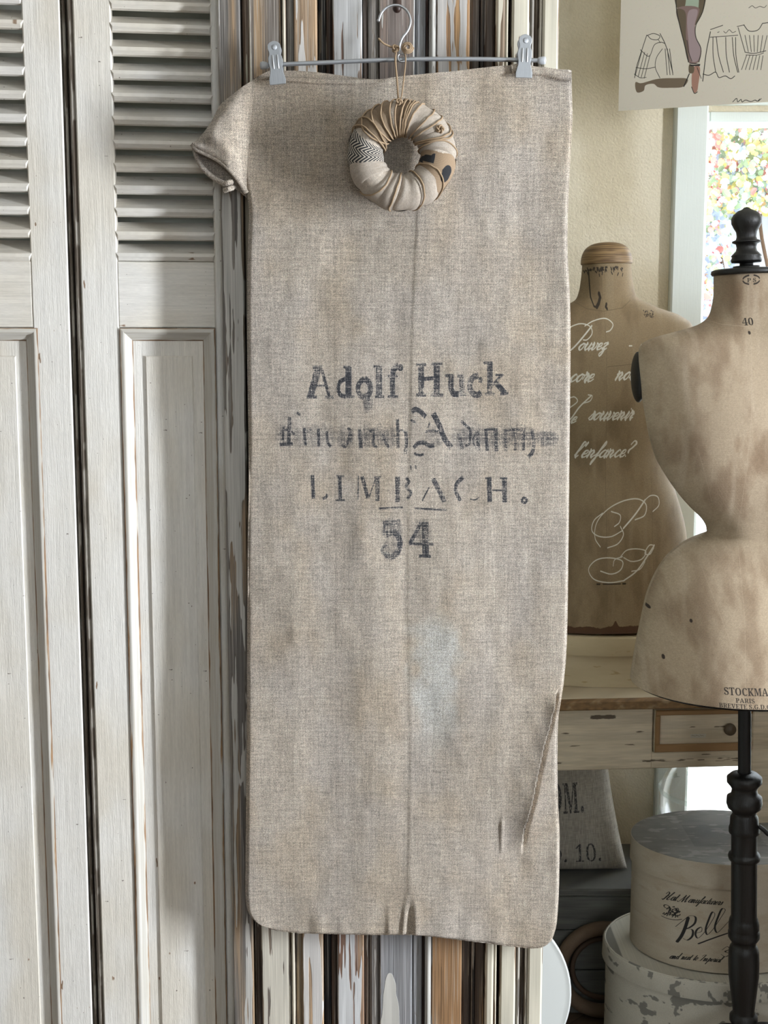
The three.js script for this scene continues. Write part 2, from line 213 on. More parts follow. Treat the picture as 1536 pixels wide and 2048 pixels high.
// ------------------------------------------------------------------ louvred door leaves
function leaf(name, label, anchorPx, d, turn, w, opt) {
  // local x runs from the hinge-side anchor; y up from the floor; z = 0 is the front face
  const a = P(anchorPx, 600, d), g = thing(name, label, 'shutter door', [a.x, 0, -d]); g.rotation.y = turn;
  const { s0, s1, slat0, slat1, mold0, mold1, pitch, yLou, yPan, ySlat0, slatTilt } = opt, TH = 0.032, top = 2.45;
  const shift = (q) => { const uv = q.attributes.uv, a0 = rnd() * 5, b0 = rnd() * 5; for (let i = 0; i < uv.count; i++) uv.setXY(i, uv.getX(i) + a0, uv.getY(i) + b0); return q; };
  part('stile', shift(slab(s0, slat0, 0.015, top, -TH, 0, 0.002)), M.door, g); part('stile', shift(slab(slat1, s1, 0.015, top, -TH, 0, 0.002)), M.door, g);
  part('rail', slab(slat0 - 0.0, slat1, yPan, yLou, -TH + 0.001, -0.0006, 0.0012, true), M.doorRail, g);
  part('rail', slab(slat0, slat1, top - 0.1, top, -TH + 0.001, -0.0006, 0.0012, true), M.doorRail, g);
  part('rail', slab(slat0, slat1, 0.015, 0.18, -TH + 0.001, -0.0006, 0.0012, true), M.doorRail, g);
  const n = Math.floor((top - 0.1 - ySlat0) / pitch);
  for (let i = 0; i < n; i++) {   // one sloping louvre each, nose towards the room
    const sg = shift(slab(slat0 - 0.002, slat1 + 0.002, -0.0075, 0.0075, -opt.deep, 0, 0.004, true)); const wob = (rnd() - 0.5) * 0.002;
    sg.translate(0, 0, 0.0); sg.rotateX(slatTilt + (rnd() - 0.5) * 0.05); sg.translate(0, ySlat0 + i * pitch + wob, 0.0005);
    part('louvre', sg, M.doorRail, g);
  }
  // lower panel: moulding with mitred corners, sunk field, raised centre
  const pb = 0.18, pt = yPan;
  part('panel', shift(slab(slat0, slat1, pb, pt, -0.026, -0.0085, 0.001)), M.door, g);
  const inner = opt.field; part('raised_field', slab(inner[0], inner[1], pb + 0.05, inner[2], -0.0085, -0.0050, 0.003), M.door, g);
  const mw = opt.mw; const bar = (p0, p1, along) => { // wedge moulding between two points, mitred
    const prof = [[0, 0.0022], [0.22, 0.0040], [0.4, 0.0036], [0.55, -0.0015], [0.8, -0.0032], [1, -0.0083]]; const N = prof.length, pos = [], uv = [], idx = []; const len = p0.distanceTo(p1), dir = p1.clone().sub(p0).normalize(), inn = along;
    for (let e = 0; e < 2; e++) for (let k = 0; k < N; k++) { const [f, z] = prof[k]; const q = (e ? p1 : p0).clone().addScaledVector(inn, f * mw).addScaledVector(dir, (e ? -1 : 1) * f * mw); pos.push(q.x, q.y, z); uv.push(f, (e ? len : 0) / 1.2); }
    for (let k = 0; k < N - 1; k++) { const a0 = k, b0 = k + 1, c0 = N + k, d0 = N + k + 1; idx.push(a0, c0, b0, b0, c0, d0); }
    const G0 = new THREE.BufferGeometry(); G0.setAttribute('position', new THREE.Float32BufferAttribute(pos, 3)); G0.setAttribute('uv', new THREE.Float32BufferAttribute(uv, 2)); G0.setIndex(idx); G0.computeVertexNormals(); return G0; };
  const c = [new THREE.Vector3(mold0, pb, 0), new THREE.Vector3(mold1, pb, 0), new THREE.Vector3(mold1, pt - 0.001, 0), new THREE.Vector3(mold0, pt - 0.001, 0)];
  const inn = [[0, 1], [-1, 0], [0, -1], [1, 0]];
  for (let i = 0; i < 4; i++) part('moulding', bar(c[i], c[(i + 1) % 4], new THREE.Vector3(inn[i][0], inn[i][1], 0)), M.moulding, g);
  return g;
}
const beadT = tex(64, 1024, (x, y) => { const n = fbm(x * 0.08, y * 0.02, 4); return mix3(mix3([132, 124, 114], [86, 74, 63], vn(x * 0.3, y * 0.01)), [190, 186, 178], sm(0.52, 0.62, n) * 0.8); });
const beadM = mat({ map: at(beadT, 60, 1), roughness: 0.6 });
const DL = 2.0, k0 = DL / FOCAL * 1.0;
const yAt = (py) => Y(py, DL);
{
  const ref = X(150, 600, DL), lx = (px, py) => X(px, py, DL) - X(163, 600, DL);
  const R = leaf('shutter_door', 'white shutter door leaf beside the weathered boards, louvres with gaps', 163, 1.992, 0.13, 0.23, { s0: 0, s1: 0.222, slat0: 0.057, slat1: 0.208, mold0: 0.0575, mold1: 0.2075, pitch: 0.0347, yLou: yAt(523), yPan: yAt(655), ySlat0: yAt(523) + 0.004, deep: 0.045, slatTilt: 0.50, mw: 0.020, field: [0.096, 0.171, yAt(712)] });
  part('edge_bead', slab(-0.0085, -0.001, 0.015, 2.45, -0.03, -0.003, 0.003), beadM, R, 'worn brown beaded edge');
  const L = leaf('shutter_door', 'white shutter door leaf at the outer end, louvres nearly closed', 138, 1.997, 0.12, 0.23, { s0: -0.32, s1: 0, slat0: -0.262, slat1: -0.057, mold0: -0.2615, mold1: -0.0575 + 0.008, pitch: 0.0350, yLou: yAt(523), yPan: yAt(655), ySlat0: yAt(523) + 0.004, deep: 0.052, slatTilt: 0.54, mw: 0.020, field: [-0.215, -0.086, yAt(712)] });
  part('edge_bead', slab(0.0015, 0.0065, 0.015, 2.45, -0.032, -0.007, 0.002), beadM, L, 'worn grey beaded edge');
  part('edge_bead', slab(0.0080, 0.0095, 0.015, 2.45, -0.032, -0.012, 0.001), mat({ color: 0x4d4238, roughness: 0.8 }), L, 'dark rebate of the door edge');
}

// ------------------------------------------------------------------ weathered boards behind the sack
const BD = 1.985;
const boards = [ // top-of-picture left and right edge, set-back (mm), wood, streak, paint, cover above, cover below
  [434, 479, -3, [112, 105, 98], [156, 122, 84], [204, 201, 195], 0.10, 0.34], [482, 495, -11, [92, 74, 60], [120, 92, 68], [203, 196, 178], 0.22, 0.15],
  [497, 561, 0, [118, 106, 95], [166, 128, 84], [214, 208, 194], 0.04, 0.80], [563.5, 571, 3, [120, 100, 80], [150, 120, 90], [206, 198, 180], 0.7, 0.6],
  [572.5, 585.5, -5, [138, 133, 126], [170, 140, 100], [170, 166, 160], 0.4, 0.5], [587, 633.5, 0, [168, 132, 94], [184, 142, 96], [206, 202, 198], 0.66, 0.62],
  [635.5, 649, -20, [52, 52, 54], [70, 66, 62], [120, 112, 100], 0.05, 0.12], [651, 663.5, -14, [66, 52, 44], [96, 74, 58], [196, 188, 170], 0.14, 0.3],
  [665, 724, 1, [124, 84, 62], [170, 130, 88], [202, 202, 202], 0.74, 0.55], [726, 735, -10, [92, 74, 62], [112, 92, 74], [150, 144, 136], 0.1, 0.1],
  [736.5, 757, -7, [116, 110, 104], [134, 124, 112], [150, 146, 140], 0.2, 0.3], [758.5, 830, -4, [120, 104, 95], [140, 112, 94], [198, 195, 188], 0.06, 0.22],
  [830.5, 851.5, -4.5, [126, 130, 136], [140, 142, 146], [150, 152, 156], 0.4, 0.3], [853, 857.5, -14, [74, 46, 36], [90, 58, 44], [90, 60, 50], 0.0, 0.0],
  [858.5, 872, 4, [150, 147, 142], [170, 166, 158], [186, 184, 178], 0.5, 0.4], [873.5, 940, 0, [142, 106, 70], [178, 140, 92], [188, 184, 180], 0.56, 0.06],
  [943, 961.5, -18, [66, 54, 46], [84, 68, 56], [120, 112, 100], 0.03, 0.2], [963, 969.5, -12, [34, 30, 28], [60, 54, 48], [160, 152, 140], 0.1, 0.2], [971, 991, -12, [78, 60, 46], [150, 112, 68], [170, 160, 150], 0.05, 0.3],
  [992.5, 1011, 0, [140, 112, 80], [120, 92, 62], [214, 207, 188], 0.80, 0.9], [1012, 1018, -3, [130, 104, 76], [120, 92, 62], [208, 200, 180], 0.7, 0.8], [1024.5, 1060, 0, [130, 104, 76], [120, 92, 62], [214, 208, 190], 0.97, 0.97],
  [1061.5, 1069, -2, [124, 118, 108], [110, 100, 88], [180, 175, 164], 0.6, 0.6], [1070, 1078.5, -9, [84, 68, 52], [100, 82, 62], [150, 142, 128], 0.1, 0.2], [1079.5, 1085, -2, [120, 104, 84], [110, 92, 70], [188, 182, 168], 0.7, 0.6], [1086, 1119, 1, [140, 112, 80], [120, 92, 62], [214, 208, 190], 0.93, 0.93],
];
const BX0 = X(430, 0, BD), BX1 = X(1122, 0, BD), BH = 2.5;
{
  const edges = boards.map((b) => [X(b[0], 0, BD), X(b[1], 0, BD)]), W = 2048, H = 2048, hgt = new Uint8Array(W * H);
  const ids = new Int16Array(W).map((_, x) => { const wx = BX0 + (x + 0.5) / W * (BX1 - BX0); let k = 0; edges.forEach((e, i) => { if (wx > e[0] - 0.001) k = i; }); return k; });
  const calm = boards.map((b) => b.map((q, i) => { if (i < 3 || i > 4) return q; const l = q[0] * 0.35 + q[1] * 0.5 + q[2] * 0.15; return q.map((v) => lerp(v, l, b[0] === 873.5 ? 0.1 : 0.34)); }));
  const boardTex = tex(W, H, (x, y) => {
    const id = ids[x], [, , , wood, streak, paint, ct, cb] = calm[id], m = y / H * BH, w0 = (edges[id][0] - BX0) / (BX1 - BX0) * W, w1 = (edges[id][1] - BX0) / (BX1 - BX0) * W, u = (x - w0) / (w1 - w0);
    const gr = vn(x * 0.22 + id * 31, y * 0.012) * 0.55 + vn(x * 0.5, y * 0.03 + id) * 0.45, big = vn(x * 0.02 + id * 5, y * 0.006 + id * 3);
    let c = mix3(wood, streak, sm(0.42, 0.8, big * 0.7 + gr * 0.3)); const k = 0.74 + gr * 0.52; c = c.map((v) => v * k); const ww = vn(x * 0.4 + 11, y * 0.016 + id * 9) * 0.6 + vn(x * 0.08, y * 0.01 + id) * 0.4; if (ww > 0.62) c = mix3(c, [188, 184, 178], sm(0.62, 0.8, ww) * 0.55); if (vn(x * 0.35, y * 0.008 + 60) > 0.86) c = c.map((v) => v * 0.66);
    let cov = lerp(cb, ct, sm(0.6, 1.7, m)); if (id === 0) cov = m > 1.9 ? 0.12 : lerp(0.36, 0.64, sm(0.95, 1.25, m)); if (id === 11 && m < 1) { c = mix3(c, [132, 136, 141].map((v) => v * k), 0.75); const f0 = Y(1950, BD) - m; if (f0 > 0 && Math.abs(u - 0.36 + 0.06 * vn(3, y * 0.05)) < 0.04 + 0.28 * Math.sqrt(Math.min(1, f0 * 9)) + 0.1 * (vn(x * 0.02, y * 0.06) - 0.5)) cov = 1.3; else cov = 0; } let n = fbm(x * 0.018 + id * 7.7, y * 0.010 + id * 3.1, 4) * 0.62 + fbm(x * 0.05 + id, y * 0.006, 2) * 0.38; n = (n - 0.5) * 2.1 + 0.5;
    let edge = Math.min(u, 1 - u); if (cov > 0.3) n += sm(0.14, 0.0, edge) * 0.34; else if (u < 0.16) n -= 0.30 * sm(0.16, 0.0, u);
    const pm = sm(cov + 0.012, cov - 0.012, n), rim = pm > 0.02 ? 0 : sm(cov + 0.06, cov, n); let h = 90 + gr * 70;
    if (pm > 0) { const kk = 0.93 + (gr - 0.5) * (cov > 0.9 ? 0.05 : 0.26) + (fbm(x * 0.03, y * 0.01, 2) - 0.5) * 0.16; c = mix3(c, paint.map((v) => v * kk), pm); h = lerp(h, 215 + gr * 20, pm); }
    else if (rim > 0) c = mix3(c, [86, 68, 52], rim * 0.35);
    hgt[y * W + x] = h; return c; }, { wrap: THREE.ClampToEdgeWrapping });
  const boardBump = tex(W, H, (x, y) => G(hgt[y * W + x]), { srgb: false, wrap: THREE.ClampToEdgeWrapping });
  const bm = mat({ map: boardTex, bumpMap: boardBump, bumpScale: 0.0011, roughness: 0.62 });
  const g = thing('board_panel', 'panel of old weathered boards with flaking cream and white paint behind the sack', 'board panel', [0, 0, -BD]);
  boards.forEach((b, i) => {
    const [x0, x1] = edges[i], w = x1 - x0, dz = b[2] / 1000, round = w < 0.014 ? w * 0.42 : w < 0.03 ? 0.0035 : 0.002; const s = slab(x0, x1, 0, BH, -0.046, dz, round); const p = s.attributes.position, uv = s.attributes.uv;
    for (let j = 0; j < p.count; j++) uv.setXY(j, (p.getX(j) - BX0) / (BX1 - BX0), p.getY(j) / BH);
    part('board', s, bm, g);
  });
  part('backing', slab(BX0, BX1 - 0.004, 0, BH, -0.066, -0.0465, 0.002), mat({ color: 0x2a221c, roughness: 0.9 }), g);
  part('batten', slab(BX0 + 0.01, BX1 - 0.02, 0.25, 0.35, -PART + BD + 0.001, -0.0665, 0.002), mat({ color: 0x4a3b2e }), g);
  part('batten', slab(BX0 + 0.01, BX1 - 0.02, 2.0, 2.1, -PART + BD + 0.001, -0.0665, 0.002), mat({ color: 0x4a3b2e }), g);
}

// ------------------------------------------------------------------ grain sack
const ZS = 1.955, SX0 = X(380, 140, ZS), SX1 = X(1160, 140, ZS), SY0 = Y(1915, ZS), SY1 = Y(118, ZS), SW = SX1 - SX0, SH = SY1 - SY0;
const TW = 1024, THt = 2048;
const toSack = (px, py) => { const p = P(px, py, ZS); return [(p.x - SX0) / SW * TW, (SY1 - p.y) / SH * THt]; };
const weave = tex(512, 512, (x, y) => { // herringbone twill, 64 by 64 threads
  const tx = x / 8, ty = y / 8, ix = Math.floor(tx), iy = Math.floor(ty), up = (Math.floor(ix / 16) & 1) ? (ix + iy) & 3 : (ix - iy) & 3, over = up < 2; const fx = tx - ix - 0.5, fy = ty - iy - 0.5;
  const warp = Math.cos(fx * Math.PI) * (over ? 1 : 0.45), weft = Math.cos(fy * Math.PI) * (over ? 0.45 : 1); const r = LAT[(ix * 7) & 65535] * 0.25 + LAT[(iy * 13 + 999) & 65535] * 0.25 + LAT[(ix * 131 + iy * 977) & 65535] * 0.2;
  return G(255 * Math.min(1, Math.max(warp, weft) * (0.55 + r * 0.65))); }, { srgb: false, wrap: THREE.RepeatWrapping });
let linenTex;
{
  const c = canvas(TW, THt), k = c.getContext('2d'); k.strokeStyle = k.fillStyle = '#000'; k.lineCap = 'butt'; k.lineJoin = 'round'; const sc = TW / SW * 0.78e-3; // texels per picture pixel
  const S = (w, ...p) => { k.lineWidth = w * sc; k.beginPath(); for (let i = 0; i < p.length; i += 2) { const q = toSack(p[i], p[i + 1]); i ? k.lineTo(...q) : k.moveTo(...q); } k.stroke(); };
  const C = (w, ...p) => { const pts = []; for (let i = 0; i < p.length; i += 2) pts.push([p[i], p[i + 1]]); const cv = new THREE.CatmullRomCurve3(pts.map(([a, b]) => new THREE.Vector3(a, b, 0)), false, 'centripetal').getPoints(30); const o = []; cv.forEach((v) => o.push(v.x, v.y)); S(w, ...o); };
  const D = (x, y, r) => { const q = toSack(x, y); k.beginPath(); k.ellipse(q[0], q[1], r * sc, r * sc, 0, 0, 7); k.fill(); };
  // first line
  S(13, 637, 735, 621, 794); S(5.5, 644, 740, 659, 794); S(6, 626, 735, 645, 735); S(4.5, 614, 794, 634, 794); S(4.5, 650, 794, 668, 794); S(2.5, 634, 771, 651, 771);
  S(12, 697, 733, 697, 793); S(4, 687, 734, 700, 734); C(7, 692, 757, 681, 763, 677, 777, 681, 789, 692, 793); S(4, 692, 793, 709, 793);
  C(9, 729, 757, 719, 766, 716, 777, 721, 791, 729, 794); C(10, 729, 757, 738, 765, 741, 777, 737, 790, 729, 794);
  S(12, 758, 732, 758, 793); S(4, 747, 733, 760, 733); S(4, 750, 793, 768, 793);
  C(10, 785, 794, 785, 752, 788, 738, 797, 731); D(801, 735, 5.5); S(3.5, 775, 752, 796, 752); S(4, 775, 793, 796, 793);
  S(11, 842, 728, 842, 790); S(12, 873, 727, 873, 790); S(5, 832, 729, 852, 729); S(5, 862, 728, 884, 728); S(5, 832, 790, 852, 790); S(5, 861, 790, 886, 790); S(6, 846, 758, 868, 756);
  C(10, 902, 750, 902, 778, 907, 787, 917, 788); S(4.5, 890, 751, 906, 751); S(10, 923, 752, 923, 789); S(4, 914, 752, 926, 752); S(4, 919, 789, 932, 789);
  C(10, 956, 751, 945, 755, 939, 769, 943, 784, 953, 790, 962, 785); D(960, 760, 5); S(11, 979, 723, 979, 788); S(5, 966, 726, 982, 726); S(4, 969, 788, 989, 788); C(3.5, 984, 770, 994, 758, 1004, 750); S(3.5, 990, 750, 1006, 750); S(9, 989, 764, 1010, 786); S(4, 1000, 788, 1016, 786);
  // second line, blackletter
  S(7, 580, 834, 578, 886); S(5, 560, 889, 586, 887); C(4, 560, 866, 568, 860, 578, 860, 590, 868); S(4, 594, 825, 601, 829); S(4, 568, 850, 566, 880);
  S(6, 609, 856, 611, 890); C(3.5, 609, 858, 616, 862, 624, 858); S(6, 637, 857, 638, 892); C(5, 654, 862, 656, 885, 662, 893); C(5, 684, 888, 690, 893, 700, 862, 696, 855); S(6, 700, 858, 702, 884); S(7, 719, 857, 722, 896); C(5, 738, 862, 746, 862, 748, 890, 754, 894); C(5, 766, 866, 770, 882, 778, 895); S(6, 795, 838, 796, 896); C(6, 811, 862, 813, 885, 810, 907); C(3, 796, 862, 804, 860, 811, 864);
  C(8, 823, 823, 831, 818, 842, 824, 851, 833); C(4, 821, 839, 826, 842, 831, 843); C(10, 866, 826, 878, 850, 888, 875, 902, 895); C(7, 827, 895, 836, 886, 848, 885, 860, 891, 868, 890); S(3, 859, 845, 855, 855); C(4, 828, 906, 838, 910, 847, 908); C(4, 850, 864, 862, 860, 876, 862);
  C(5, 922, 841, 932, 851, 939, 858, 937, 888, 930, 892); S(7, 918, 866, 924, 898); S(7, 954, 862, 957, 900); C(3, 950, 868, 945, 880, 952, 896); S(7, 971, 857, 974, 901); S(8, 990, 856, 992, 902); C(3.5, 968, 860, 980, 858, 990, 858); S(6, 1010, 858, 1011, 901); S(6, 1028, 859, 1030, 900); S(6, 1046, 859, 1046, 900); C(3.5, 1008, 862, 1030, 858, 1046, 862); C(7, 1062, 858, 1067, 885, 1063, 905, 1056, 914);
  // third line
  S(7, 625, 950, 627, 997); C(5, 646, 998, 653, 993, 655, 988); S(7, 679, 951, 681, 1000); S(2.5, 672, 952, 688, 952); S(2.5, 672, 1000, 690, 1000); S(2.5, 717, 951, 716, 998); S(7, 724, 952, 736, 995); S(2, 738, 994, 752, 954); S(8, 755, 953, 755, 1001); S(2.5, 748, 954, 762, 953); S(9, 795, 953, 795, 1003); C(5, 812, 955, 818, 962, 812, 972, 822, 985, 814, 997); S(2.5, 858, 974, 844, 1001); S(9, 866, 957, 889, 1003); C(7, 926, 954, 914, 966, 911, 980, 920, 1001); C(2, 940, 998, 950, 999, 958, 994); S(9, 978, 955, 979, 1003); S(9, 1008, 955, 1009, 1004); S(3, 970, 956, 982, 955); S(3, 1000, 956, 1014, 956); S(2.5, 984, 980, 1004, 980); C(4, 1042, 1000, 1047, 995, 1053, 999, 1049, 1005, 1042, 1001);
  S(3, 757, 1016, 806, 1014); S(3, 829, 1016, 893, 1019); S(2.5, 821, 930, 822, 939); S(2.5, 831, 930, 832, 938);
  // the number
  S(9, 766, 1046, 800, 1043); S(4, 769, 1048, 767, 1070); C(11, 772, 1068, 788, 1063, 799, 1080, 797, 1100, 786, 1111, 770, 1108); C(5, 772, 1109, 764, 1102, 766, 1093, 774, 1090); S(13, 850, 1043, 851, 1110); C(7, 842, 1044, 832, 1064, 820, 1086); S(4, 818, 1087, 866, 1087); S(5, 838, 1111, 861, 1111);
  const m1 = maskOf(c);
  const c2 = canvas(TW, THt), k2 = c2.getContext('2d'); k2.fillStyle = '#000'; // rubbed ink over the second line and under the o
  const smear = (x, y, rx, ry, a) => { const q = toSack(x, y); for (let i = 0; i < 60; i++) { const A = rnd() * 6.28, R = Math.sqrt(rnd()); k2.globalAlpha = a * 0.1; k2.beginPath(); k2.ellipse(q[0] + Math.cos(A) * R * rx * sc, q[1] + Math.sin(A) * R * ry * sc, 5 * sc, 9 * sc, 0, 0, 7); k2.fill(); } };
  for (const [x, a] of [[570, .7], [600, .5], [628, .5], [655, .5], [690, .9], [735, 1.2], [760, 1.1], [785, .9], [870, .5], [920, .7], [950, .8], [980, .9], [1010, 1.1], [1035, 1.1], [1055, .8], [1085, 1.0], [1097, 1.0]]) smear(x, x > 1075 ? 876 : 872, 16, x > 1075 ? 6 : 15, a);
  smear(735, 806, 7, 9, 0.8); smear(783, 1056, 20, 14, .8); smear(845, 1065, 20, 20, .8); smear(780, 1095, 18, 16, .5);
  const m2 = maskOf(c2);
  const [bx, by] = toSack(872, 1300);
  linenTex = tex(TW, THt, (x, y) => {
    const Yc = THt - 1 - y; const warp = LAT[(x * 3 + 11) & 65535], weft = LAT[(y * 5 + 7000) & 65535], slub = vn(x * 0.9, y * 0.05) * 0.5 + vn(x * 0.05, y * 0.8 + 50) * 0.5, cell = LAT[(x * 131 + y * 977 * 3) & 65535], twill = (Math.floor(x / 40) & 1 ? (x + y) : (x - y + 4096)) & 3;
    let v = 0.90 + (warp - 0.5) * 0.08 + (weft - 0.5) * 0.07 + (slub - 0.5) * 0.30 + (cell - 0.5) * 0.46 + (twill < 2 ? 0.15 : -0.15);
    const st = fbm(x * 0.010, y * 0.008, 3), cool = fbm(x * 0.008 + 33, y * 0.006 + 12, 3); let c = mix3([208, 195, 180], [201, 184, 163], sm(0.4, 0.8, st) * 0.7); c = mix3(c, [200, 191, 183], sm(0.4, 0.75, cool) * 0.5);
    const bl = Math.hypot((x - bx) / 85 + (vn(x * 0.03, y * 0.03) - 0.5) * 0.7, (Yc - by) / (Yc > by ? 270 : 100)); if (bl < 1.1) c = mix3(c, [222, 224, 220], sm(1.05, 0.45, bl) * (0.4 + 0.45 * cell)); // paler mottled patch in the cloth
    const ink = m1(x, y), sk = m2(x, y); const th = slub * 0.5 + cell * 0.35 + weft * 0.15; let a = ink * sm(0.78, 0.42, th - (vn(x * 0.03, y * 0.03) - 0.5) * 0.2) * 0.96; a = Math.max(a, sk * 0.75 * sm(0.72, 0.4, th));
    c = c.map((q) => q * v); return mix3(c, [43, 46, 54], a); }, { wrap: THREE.ClampToEdgeWrapping });
}
const weaveTile = 0.052;
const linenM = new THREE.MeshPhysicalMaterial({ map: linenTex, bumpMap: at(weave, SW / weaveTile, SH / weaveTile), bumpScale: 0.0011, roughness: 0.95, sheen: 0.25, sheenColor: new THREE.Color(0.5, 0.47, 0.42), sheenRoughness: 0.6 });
const sack = thing('grain_sack', 'long handwoven beige linen grain sack with faded black lettering, clipped on the hanger', 'sack', [0, 0, 0]);
{
  const topC = [[540, 153], [600, 158], [660, 161], [760, 161], [800, 156], [900, 146], [960, 138], [1020, 132], [1046, 129], [1066, 135], [1090, 136], [1120, 140], [1141, 141]];
  const leftC = [[540, 153], [512, 163], [484, 183], [465, 206], [470, 250], [480, 300], [489, 350], [497, 395], [500, 420], [497, 520], [496, 700], [499, 900], [497, 1100], [496, 1300], [495, 1500], [493, 1700], [493, 1795], [497, 1820], [508, 1838], [524, 1848]];
  const rightC = [[1141, 141], [1142, 200], [1143, 235], [1139, 310], [1134, 420], [1133, 500], [1138, 600], [1139, 700], [1137, 900], [1135, 1100], [1131, 1300], [1126, 1360], [1122, 1390], [1115, 1433], [1113, 1490], [1113, 1545], [1114, 1603], [1117, 1660], [1117, 1730], [1115, 1800], [1110, 1855], [1102, 1880]];
  const botC = [[524, 1848], [548, 1858], [590, 1864], [650, 1866], [740, 1868], [815, 1868], [850, 1870], [950, 1882], [1030, 1892], [1068, 1895], [1086, 1892], [1102, 1880]];
  const crv = (a) => { const c = new THREE.CatmullRomCurve3(a.map(([x, y]) => new THREE.Vector3(x, y, 0)), false, 'centripetal'); c.arcLengthDivisions = 600; return (t) => c.getPointAt(Math.min(1, Math.max(0, t))); };
  const t = crv(topC), l = crv(leftC), r = crv(rightC), b = crv(botC); const A = t(0), B = t(1), C = b(0), D = b(1);
  const coons = (u, v) => { const T0 = t(u), B0 = b(u), L0 = l(v), R0 = r(v); const f = (k) => (1 - v) * T0[k] + v * B0[k] + (1 - u) * L0[k] + u * R0[k] - ((1 - u) * (1 - v) * A[k] + u * (1 - v) * B[k] + (1 - u) * v * C[k] + u * v * D[k]); return [f('x'), f('y')]; };
  const crease = table([[150, 800], [410, 832], [560, 826], [700, 821], [1000, 815], [1200, 813], [1500, 818], [1870, 811]]), foldX = table([[1360, 1122], [1381, 1112], [1433, 1102], [1484, 1087], [1535, 1076], [1592, 1065], [1654, 1048], [1702, 1043], [1740, 1040]]);
  const zed = (x, y, u, v) => {
    let z = (fbm(x * 0.006, y * 0.004, 2) - 0.5) * 0.012 + (fbm(x * 0.022 + 9, y * 0.012, 2) - 0.5) * 0.0045 + (vn(x * 0.012 + 5, y * 0.0016) - 0.5) * 0.006;
    const dx = x - crease(y), on = sm(380, 440, y); z += on * (0.0008 * Math.tanh(dx / 4) * Math.exp(-Math.abs(dx) / 40) - 0.0004 * Math.exp(-dx * dx / 8));
    const ff = sm(1372, 1412, y) * (1 - sm(1630, 1716, y)), df = x - foldX(y); z += ff * (df < 0 ? 0.013 * Math.exp(df / 34) : -0.005 - 0.012 * Math.exp(-df * df / 40));
    z += 0.0022 * Math.exp(-Math.pow((x - 1003) / 4, 2)) * sm(1620, 1650, y) * (1 - sm(1690, 1715, y));
    const bt = sm(1770, 1850, y); z += bt * (0.004 * Math.exp(-Math.pow((x - 806 + (y - 1868) * 0.1) / 5, 2)) + 0.003 * Math.exp(-Math.pow((x - 832) / 7, 2)) - 0.004 * Math.exp(-Math.pow((x - 818) / 6, 2)) + 0.002 * Math.exp(-Math.pow((x - 778) / 6, 2)));
    z += 0.0016 * Math.sin(x * 0.12 + 2 * vn(x * 0.02, 3)) * sm(1800, 1868, y) * vn(x * 0.05, y * 0.02);
    if (v < 0.02) z += 0.0016 * sm(0.0125, 0.009, v); z -= 0.0018 * Math.exp(-Math.pow((v - 0.0125) / 0.0018, 2)) ;
    z += -0.004 * Math.exp(-Math.pow((x - 548) / 60, 2)) * sm(300, 170, y);
    return z; };
  const front = grid(240, 620, (u, v) => { const [px, py] = coons(u, v); const p = P(px, py, ZS); const e = Math.min(u * 640, (1 - u) * 640, (1 - v) * 1730) / 9, rim = e < 1 ? Math.sqrt(Math.max(0, 1 - (1 - e) * (1 - e))) : 1; const z = (0.006 + zed(px, py, u, v)) * (0.15 + 0.85 * rim); return [new THREE.Vector3(p.x, p.y, p.z + z), (p.x - SX0) / SW, (p.y - SY0) / SH]; });
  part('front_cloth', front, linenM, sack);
  const back = grid(50, 120, (u, v) => { let [px, py] = coons(u, v); const lift = v < 0.2 ? (1 - v / 0.2) : 0; py -= lift * 18 * Math.exp(-Math.pow((px - 610) / 120, 2)); const p = P(px, py, ZS); const e = Math.min(u * 640, (1 - u) * 640, (1 - v) * 1730) / 30, rim = Math.min(1, e); return [new THREE.Vector3(p.x, p.y, p.z - 0.0012 - 0.005 * rim), (p.x - SX0) / SW, (p.y - SY0) / SH]; });
  part('back_cloth', back, linenM, sack);
  // rolled hem at the mouth, on the right
  const hem = []; for (let i = 0; i <= 30; i++) { const q = t(0.80 + i / 30 * 0.2), p = P(q.x, q.y + 8 + 6 * sm(0.4, 1, i / 30), ZS); hem.push(new THREE.Vector3(p.x, p.y, p.z + 0.006)); }
  const hg = tube(hem, 0.0065, 60, 12); { const p = hg.attributes.position, uv = hg.attributes.uv; for (let i = 0; i < p.count; i++) uv.setXY(i, (p.getX(i) - SX0) / SW, (p.getY(i) - SY0) / SH); } part('hem', hg, linenM, sack);
  // seams: a fine corded edge down both sides and along the bottom
  for (const [cv, a, bb] of [[l, 0.13, 1], [r, 0.0, 1], [b, 0, 1]]) { const pts = []; for (let i = 0; i <= 120; i++) { const q = cv(a + (bb - a) * i / 120), p = P(q.x, q.y, ZS); pts.push(new THREE.Vector3(p.x, p.y, p.z + 0.0006 * Math.sin(i * 2.1))); } const sg = tube(pts, 0.0016, 360, 6); const p = sg.attributes.position, uv = sg.attributes.uv; for (let i = 0; i < p.count; i++) uv.setXY(i, (p.getX(i) - SX0) / SW, (p.getY(i) - SY0) / SH); part('seam', sg, linenM, sack); }
  // the gathered corner that sticks out at the left: an upper and an under layer of cloth with an open mouth between them
  const topS = crv([[540, 153], [505, 163], [468, 190], [441, 214], [426, 243], [408, 268], [394, 283], [390, 290]]), lipF = crv([[502, 404], [487, 375], [466, 346], [440, 324], [414, 311], [398, 303], [390, 293]]), lipB = crv([[502, 404], [489, 392], [464, 374], [440, 364], [414, 345], [398, 322], [390, 296]]);
